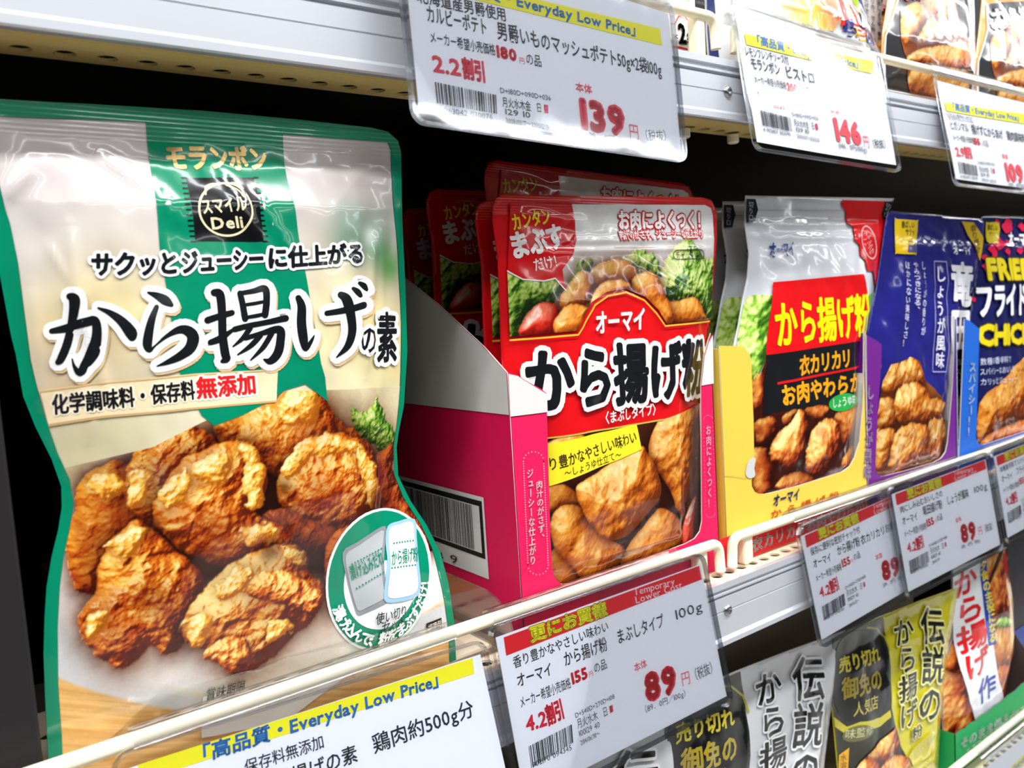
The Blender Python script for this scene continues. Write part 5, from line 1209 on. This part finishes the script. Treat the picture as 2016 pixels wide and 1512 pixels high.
# lemon sauce pouch
LOUT = [(1388, -80), (1550, -72), (1664, -64), (1690, -20), (1700, 20), (1712, 60), (1728, 100), (1750, 150), (1768, 182), (1700, 215), (1560, 190), (1420, 160), (1398, 150), (1392, 60)]
LP, SL_, fl = pouch('sauce_pouch', 'white and navy pouch with lemon photo on the upper shelf', LOUT, 0.017, 0.0, 0.008, 0.030, (220, 222, 228), zt0, (1370, -100, 1790, 230), cr=[((1500, 10), (1570, 30), 0.0008, 0.002), ((1570, 20), (1565, 60), 0.0008, 0.002), ((1600, 10), (1640, 40), 0.0006, 0.003)], wr=0.0018, seed=21, ws=0.014)
ph = Photo(SL_, [(1430, -70), (1640, -60), (1655, 0), (1652, 40), (1640, 62), (1560, 52), (1440, 40)], res=0.0012); ph.fill((236, 236, 234))
for p, r, c, a in [((1585, 10), 44, (244, 206, 60), 0.9), ((1610, 30), 26, (240, 190, 60), 0.8), ((1642, 34), 22, (176, 90, 50), 0.9), ((1560, -20), 40, (246, 224, 120), 0.8), ((1480, 0), 40, (236, 238, 240), 0.9)]: ph.glow(p, r, c, a)
ph.build('lemon_photo', LP, 2)
d = Decal(SL_, 0.003, inkf=fl)
d.poly([(1388, -78), (1396, -78), (1408, 30), (1412, 90), (1416, 158), (1398, 150), (1392, 60)], '1c2a66', 2); d.build('left_border', LP); d = Decal(SL_, 0.003, inkf=fl)
d.poly([(1664, -64), (1690, -20), (1700, 20), (1712, 60), (1728, 100), (1750, 150), (1768, 182), (1745, 190), (1746, 170), (1726, 120), (1706, 80), (1694, 30), (1682, -20), (1656, -62)], '1c2a6a', 2)
d.poly(zT([(-10, -160), (60, -160), (200, 0), (260, 130), (330, 320), (352, 395), (300, 400), (230, 300), (80, 280), (62, 200), (40, 0)]), 'e2361e', 3)
d.poly(zT([(150, -100), (240, -60), (268, 60), (300, 175), (262, 130), (200, 20)]), '9ccc2c', 4); d.poly(zT([(82, 222), (170, 232), (205, 300), (242, 372), (180, 400), (95, 345)]), '2c2a78', 4); d.poly(zT([(230, 290), (330, 392), (352, 440), (300, 440), (245, 380)]), 'f2c01c', 4)
d.text('フレンチソースのセット', zT([(110, -170)])[0], zT([(270, 290)])[0], 15, 'f6c81e', 5, vert=True, bold=0.03)
d.build('front_print', LP)
# narrow carton turned with its ingredient panel forward
ix0, ix1 = at(1694, 60, 0.034)[0], at(1738, 80, 0.034)[0]
ic = thing('ingredient_carton', ((ix0 + ix1) / 2, 0.05, zt0), 'narrow grey-white carton with vertical ingredient text on the upper shelf', 'box')
bevel_box('carton', ix0, ix1, 0.034, 0.070, zt0, zt0 + 0.14, card((206, 204, 202)), ic, 0.001)
d = Decal(Surf((ix0, 0.034, zt0), (1, 0, 0), (0, 0, 1)), None, inkf=card)
for k, s_ in enumerate(['小麦粉、食塩、粉末しょうゆ、香辛料', '原材料名　パプリカ、でん粉、砂糖', '鶏肉と混ぜるだけで、からあげに']): d.text(s_, (1727 - 12 * k, -80), (1731 - 12 * k, 92 + 4 * k), 8, '3c3c40', 2, vert=True, bold=0.01)
d.build('ingredient_print', ic)
# orange and black pouches
OOUT = [(1766, -110), (1840, -104), (1912, -96), (1914, 0), (1918, 80), (1921, 158), (1918, 210), (1830, 196), (1738, 172), (1737, 105), (1739, 62), (1746, 20), (1752, -20), (1758, -70)]
OP, SO, fo = pouch('batter_mix_pouch', 'orange and black pouch with golden chicken beside the ingredient carton', OOUT, 0.013, 0.105, 0.009, 0.028, (232, 150, 58), zt0, (1720, -130, 1940, 230), cr=[((1760, 110), (1910, 70), 0.0010, 0.008), ((1770, 150), (1910, 150), 0.0006, 0.004)], wr=0.0007, seed=25, group='orange and black pouches on the upper shelf')
d = Decal(SO, 0.003, inkf=fo)
body = zT([(690, -300), (1440, -300), (1470, 0), (1490, 400), (1500, 850), (1440, 1100), (545, 940), (545, 600), (560, 380), (640, 160), (690, 0)])
d.poly(zT([(672, -300), (1450, -300), (1480, 0), (1502, 400), (1512, 850), (1450, 1120), (530, 950), (530, 600), (545, 380), (625, 160), (675, 0)]), 'eef0f0', 1); d.poly(body, '2c2b2c', 2)
d.poly(zT([(1400, -300), (1450, -300), (1480, 0), (1500, 400), (1510, 850), (1450, 1120), (1420, 1100), (1430, 500), (1400, 0)]), 'd8d6d8', 3)
d.build('black_panel', OP)
pic = zT([(700, 120), (800, 40), (900, 30), (960, -120), (1240, -160), (1290, 0), (1300, 150), (1340, 250), (1420, 480), (1430, 800), (1400, 1090), (800, 980), (770, 800), (740, 560), (705, 420)])
ph = Photo(SO, pic, res=0.0009); ph.fill((190, 110, 50))
for k, P in enumerate([[(960, 100), (960, -120), (1230, -170), (1300, 60), (1330, 260), (1340, 330), (1200, 360), (1040, 260)], [(700, 260), (740, 100), (860, 30), (960, 90), (1000, 200), (960, 320), (900, 420), (780, 480), (710, 400)], [(900, 380), (960, 260), (1050, 200), (1160, 330), (1180, 420), (1000, 470), (900, 440)], [(770, 620), (900, 520), (1200, 480), (1420, 470), (1430, 760), (1100, 760), (820, 700)], [(780, 800), (900, 700), (1200, 720), (1430, 780), (1400, 1090), (800, 980)]]):
    ph.lump(zT(P), PALE, 130 + k, gain=0.95, bump=0.0009, crumb=0.16, red=0.2, bs=0.004)
ph.build('food_photo', OP, 6)
d = Decal(SO, 0.003, inkf=fo)
d.line(zT([(1340, 480), (1410, 480), (1418, 700), (1380, 712), (1330, 660)]), 1.2, 'e0847c', 9, closed=True, join=4); d.text('外はカリッ', zT([(1380, 460)])[0], zT([(1380, 700)])[0], 9, 'd05a50', 9, vert=True); d.text('調理例', zT([(1310, 745)])[0], zT([(1412, 770)])[0], 8, '5a4a44', 9)
d.text('手羽元', zT([(735, 5)])[0], zT([(950, -10)])[0], 10, 'f0d8d8', 9, bold=0.04, out=(0.1, 'd84a60'))
d.text('から揚げ', zT([(760, -60)])[0], zT([(1400, -60)])[0], 26, 'ececea', 9, bold=0.04, out=(0.08, '1a1a1a'))
d.build('lettering', OP)
OP2 = dup(OP, (0.1420, 0, 0), label='orange and black pouch behind the 109 yen tag')
dup(OP, (0.0045, 0.022, 0), label='orange and black pouch behind the one beside the ingredient carton')
# ================================================================== goods on the lowest shelf
zL = lambda L: [(1380 + x / 3.074, 1020 + y / 3.074) for x, y in L]
z7 = lambda L: [(1816 + x / 3.205, 1040 + y / 3.205) for x, y in L]
def legend(label, col, txt, edge, dx, dz):
    out = zL([(800, 720), (1100, 590), (1330, 500), (1560, 420), (1530, 620), (1490, 850), (1462, 1100), (1450, 1300), (1440, 1512)]) + [(1848, 1580), (1835, 1640), (1740, 1690), (1650, 1740)] + zL([(840, 2100), (835, 1700), (830, 1512), (805, 1250), (790, 1080), (780, 950), (785, 830)])
    zb = ZL + 0.0008 - dz
    t, S, f = pouch('legend_mix_pouch', label, out, 0.020, 0.0, 0.009, 0.030, col, zb, (1600, 1120, 1920, 1760), cr=[(zL([(1150, 700)])[0], zL([(1200, 1300)])[0], 0.0007, 0.004), (zL([(1320, 620)])[0], zL([(1480, 900)])[0], 0.0005, 0.004), (zL([(1120, 760)])[0], zL([(1500, 640)])[0], 0.0006, 0.003)], wr=0.0022, seed=31, ws=0.015, group='black and metallic pouches on the lowest shelf')
    d = Decal(S, 0.003, inkf=f)
    d.poly(zL([(800, 725), (1100, 595), (1112, 700), (1145, 900), (1150, 1150), (1190, 1330), (1260, 1512), (1300, 1800), (838, 1900), (830, 1512), (805, 1250), (788, 1080), (782, 950), (787, 830)]), '2a2a1e', 2)
    d.line(zL([(1000, 660), (1060, 668), (1110, 720), (1138, 800)]), 4, 'b0a83c', 3)
    d.curve(zL([(835, 745), (900, 690), (970, 678), (1040, 692), (1095, 740), (1128, 850), (1138, 1000), (1128, 1100), (1080, 1200), (960, 1228), (850, 1205), (800, 1100), (790, 950), (805, 830)]), '0e0f10', 4, 3)
    d.poly(zL([(800, 1200), (880, 1260), (960, 1230), (1080, 1205), (1140, 1160), (1146, 1200), (1080, 1260), (960, 1290), (880, 1310), (806, 1260)]), edge, 3)
    d.text('売り切れ', zL([(826, 930)])[0], zL([(1078, 855)])[0], 27, 'c8b83e', 6, bold=0.03); d.text('御免の', zL([(845, 1085)])[0], zL([(1096, 1015)])[0], 36, 'a8942e', 6, bold=0.03); d.text('人気店', zL([(915, 1192)])[0], zL([(1066, 1140)])[0], 24, 'b8a850', 6, bold=0.01)
    d.poly(zL([(945 + 95 * math.cos(a), 1300 + 48 * math.sin(a) - 18 * math.cos(a)) for a in np.linspace(0, 2 * math.pi, 20, endpoint=False)]), '6a6a3c', 5); d.text('味監修', zL([(862, 1330)])[0], zL([(1030, 1295)])[0], 17, 'd8d2a0', 6)
    d.poly(zL([(830, 1430), (892, 1385), (884, 1560), (826, 1600)]), 'e8a818', 5); d.text('水溶き', zL([(858, 1420)])[0], zL([(852, 1570)])[0], 13, '5a3a10', 6, vert=True)
    d.poly(zL([(1250, 1440), (1390, 1290), (1410, 1400), (1290, 1512)]), edge, 3); d.text('にんにく風味', zL([(1290, 1440)])[0], zL([(1400, 1340)])[0], 12, 'd8d8b0', 5)
    d.build('dark_label', t)
    ph = Photo(S, zL([(900, 1560), (960, 1470), (1000, 1430), (1080, 1340), (1170, 1262), (1195, 1350), (1180, 1420), (1250, 1450), (1260, 1560), (1200, 1700), (940, 1720)]), res=0.0011); ph.fill((110, 50, 20))
    for k, P in enumerate([[(1000, 1450), (1080, 1340), (1172, 1258), (1196, 1350), (1170, 1460), (1060, 1520)], [(900, 1560), (990, 1450), (1080, 1500), (1060, 1640), (940, 1700)], [(1060, 1560), (1150, 1440), (1250, 1440), (1260, 1560), (1180, 1700)]]):
        ph.lump(zL(P), RICH, 150 + k, bump=0.0008, bs=0.005)
    ph.build('food_photo', t, 9)
    d = Decal(S, 0.003, inkf=f)
    for s_, a, b, w in [('伝説の', (1392, 535), (1372, 1235), 42), ('から揚げ', (1212, 600), (1252, 1265), 34), ('粉', (1300, 1250), (1302, 1330), 20)]:
        d.text(s_, zL([a])[0], zL([b])[0], w, '12140f', 7, vert=True, bold=0.02, out=(0.05, txt))
    d.build('title_lettering', t)
    t.location = t.location + Vector((dx, 0, dz))
    return t
legend('black and yellow legend pouch beside the red lettered pouch', (206, 196, 30), 'f2ee9a', 'c8bc2e', 0, 0)
legend('black and silver legend pouch below the yellow display box', (206, 207, 210), 'e6e6e8', '9a9440', -0.168, 0.012)
legend('black and silver legend pouch below the pink box tag', (206, 207, 210), 'e6e6e8', '9a9440', -0.333, 0.010)
# green carton with the red lettered pouch
gx0, gx1 = 0.6560, 0.8050
gc = Carton('green open carton with torn edge holding the red lettered pouch', gx0, gx1, 0.10, (18, 150, 84), [], [(0.010, ZL + 0.036), (0.11, ZL + 0.03)], z0=ZL + 0.0004, back_h=0.05, yf=0.010, group='open cartons on the lowest shelf', inner=(70, 58, 54),
            front=[(0, 0.0355), (0.008, 0.0362), (0.016, 0.0345), (0.026, 0.0358), (0.036, 0.0340), (0.046, 0.0352), (0.058, 0.0335), (0.070, 0.0350), (0.084, 0.0338), (0.098, 0.0352), (0.112, 0.0345), (0.126, 0.0362), (0.138, 0.0355), (0.149, 0.0375)],
            right_top=[(0.010, ZL + 0.037), (0.016, ZL + 0.060), (0.028, ZL + 0.078), (0.045, ZL + 0.084), (0.062, ZL + 0.076), (0.074, ZL + 0.058), (0.08, ZL + 0.036)])
d = gc.fd()
d.text('そのまま使える', z7([(232, 1392)])[0], z7([(590, 1192)])[0], 18, 'd8f0e0', 2, bold=0.03); d.text('からあげ', z7([(366, 1468)])[0], z7([(580, 1340)])[0], 26, 'd8f0e0', 2, bold=0.02)
d.build('front_print', gc.front)
POUT = z7([(190, 260), (365, 190), (535, 120), (548, 300), (570, 480), (580, 640), (576, 760), (556, 860), (520, 1000), (500, 1150), (500, 1400), (500, 1560), (330, 1640), (150, 1720), (140, 1400), (128, 1200), (130, 900), (165, 780), (188, 700), (186, 520)])
PP, SP, fp = pouch('chicken_mix_pouch', 'pouch with red vertical lettering and fried chicken in the green carton', POUT, 0.024, 0.0, 0.010, 0.032, (236, 238, 242), ZL + 0.0016, (1840, 1060, 2020, 1600), wr=0.0015, seed=41)
ph = Photo(SP, POUT, res=0.0011); ph.fill((150, 74, 30))
for k, (P, st, g) in enumerate([([(120, 840), (190, 760), (260, 900), (300, 1100), (320, 1270), (200, 1310), (120, 1300)], RICH, 0.95), ([(190, 730), (230, 800), (220, 900), (150, 900), (140, 820)], RICH, 0.7), ([(380, 220), (460, 150), (540, 130), (560, 400), (560, 560), (470, 560), (420, 420)], RICH, 0.8), ([(440, 700), (480, 620), (560, 620), (585, 720), (560, 860), (490, 900), (450, 800)], PALE, 0.95), ([(470, 900), (520, 860), (560, 900), (520, 1060), (490, 1080)], RICH, 0.7), ([(480, 1020), (600, 900), (560, 1300), (480, 1400)], RICH, 0.4)]):
    ph.lump(z7(P), st, 170 + k, gain=g, bump=0.0008, bs=0.006)
ph.leaf(z7([(460, 600), (500, 560), (550, 570), (575, 600), (520, 625), (470, 625)]), 180); ph.shape(z7([(410, 340), (470, 180), (515, 80), (522, 100), (480, 220), (420, 360)]), (60, 20, 16)); ph.shape(z7([(500, 200), (520, 150), (535, 260), (520, 280)]), (200, 40, 30))
ph.build('food_photo', PP, 1)
d = Decal(SP, 0.003, inkf=fp)
d.poly(z7([(188, 262), (366, 190), (372, 300), (384, 480), (412, 620), (444, 740), (478, 960), (492, 1140), (494, 1500), (340, 1500), (326, 1260), (296, 1100), (240, 900), (192, 700), (186, 520)]), 'eceef2', 3)
d.poly(z7([(362, 210), (404, 195), (416, 380), (436, 560), (462, 728), (412, 742), (392, 600), (376, 440)]), '1c44a8', 4)
d.text('から揚げ', z7([(262, 252)])[0], z7([(352, 930)])[0], 40, 'd81e20', 5, vert=True, bold=0.026); d.text('作', z7([(396, 925)])[0], z7([(402, 1085)])[0], 32, '1636a0', 5, vert=True, bold=0.022)
d.text('夕食の主役になる', z7([(380, 200)])[0], z7([(436, 722)])[0], 13, 'f0dc3c', 5, vert=True, bold=0.03)
d.build('lettering', PP)

sb = thing('seasoning_box', (0.885, 0.09, ZL), 'dark navy seasoning box right of the green carton on the lowest shelf', 'box')
bevel_box('carton', 0.822, 0.950, 0.050, 0.130, ZL + 0.0004, ZL + 0.150, card((22, 24, 40)), sb, 0.001)
d = Decal(Surf((0.822, 0.050, ZL), (1, 0, 0), (0, 0, 1)), None, inkf=card)
d.poly([(0.004, 0.03), (0.124, 0.03), (0.124, 0.05), (0.004, 0.05)], '1c3c8c', 1, raw=True)
d.build('front_stripe', sb)
# ================================================================== left-end goods coloured dark for shade and a clear divider
lc = Carton('carton with torn edge left of the green pouch, coloured dark for shade', -0.13, 0.041, 0.16, (60, 57, 58), [], [(0.095, ZM + 0.05), (0.255, ZM + 0.09)], yf=0.095, inner=(60, 57, 58), front=[(0, 0.012), (0.171, 0.012)], right_top=[(0.095, ZM + 0.056), (0.148, ZM + 0.060), (0.193, ZM + 0.071), (0.235, ZM + 0.10), (0.25, ZM + 0.11)], group='open display cartons on the middle shelf')  # pale board coloured dark to stand in for its shade
nb = thing('shading_carton', (-0.05, 0.05, ZM), 'tall charcoal carton added to shade the shelf left of the green pouch', 'box')  # added out of view to block light at the left; shade in its colour too
bevel_box('carton', -0.125, 0.024, 0.007, 0.088, ZM + 0.0003, 0.075, card((30, 28, 29)), nb, 0.001)
bevel_box('label', -0.11, 0.010, 0.0062, 0.0069, ZM + 0.05, 0.05, card((190, 60, 50)), nb, 0)
# clear divider tray edge between green pouch and pink carton
xd = 0.2165
dv = thing('shelf_divider', (xd, 0.06, ZM), 'clear plastic divider between the green pouch and pink box', 'divider')
SD = Surf((xd, 0.004, ZM + 0.0004), (0, -1, 0), (0, 0, 1))
rr = [(0, 0), (0, 0.006), (-0.002, 0.012), (-0.006, 0.017), (-0.012, 0.0205), (-0.020, 0.0225), (-0.12, 0.0235), (-0.12, 0)]
build('blade', *slab(SD, rr, -0.0006, 0.0006), M_RIM, dv)
build('foot', *box_geo(xd - 0.006, xd + 0.006, 0.006, 0.124, ZM + 0.0002, ZM + 0.0012), M_RIM, dv)
bpy.data.objects.remove(_fo); bpy.data.curves.remove(_fc)
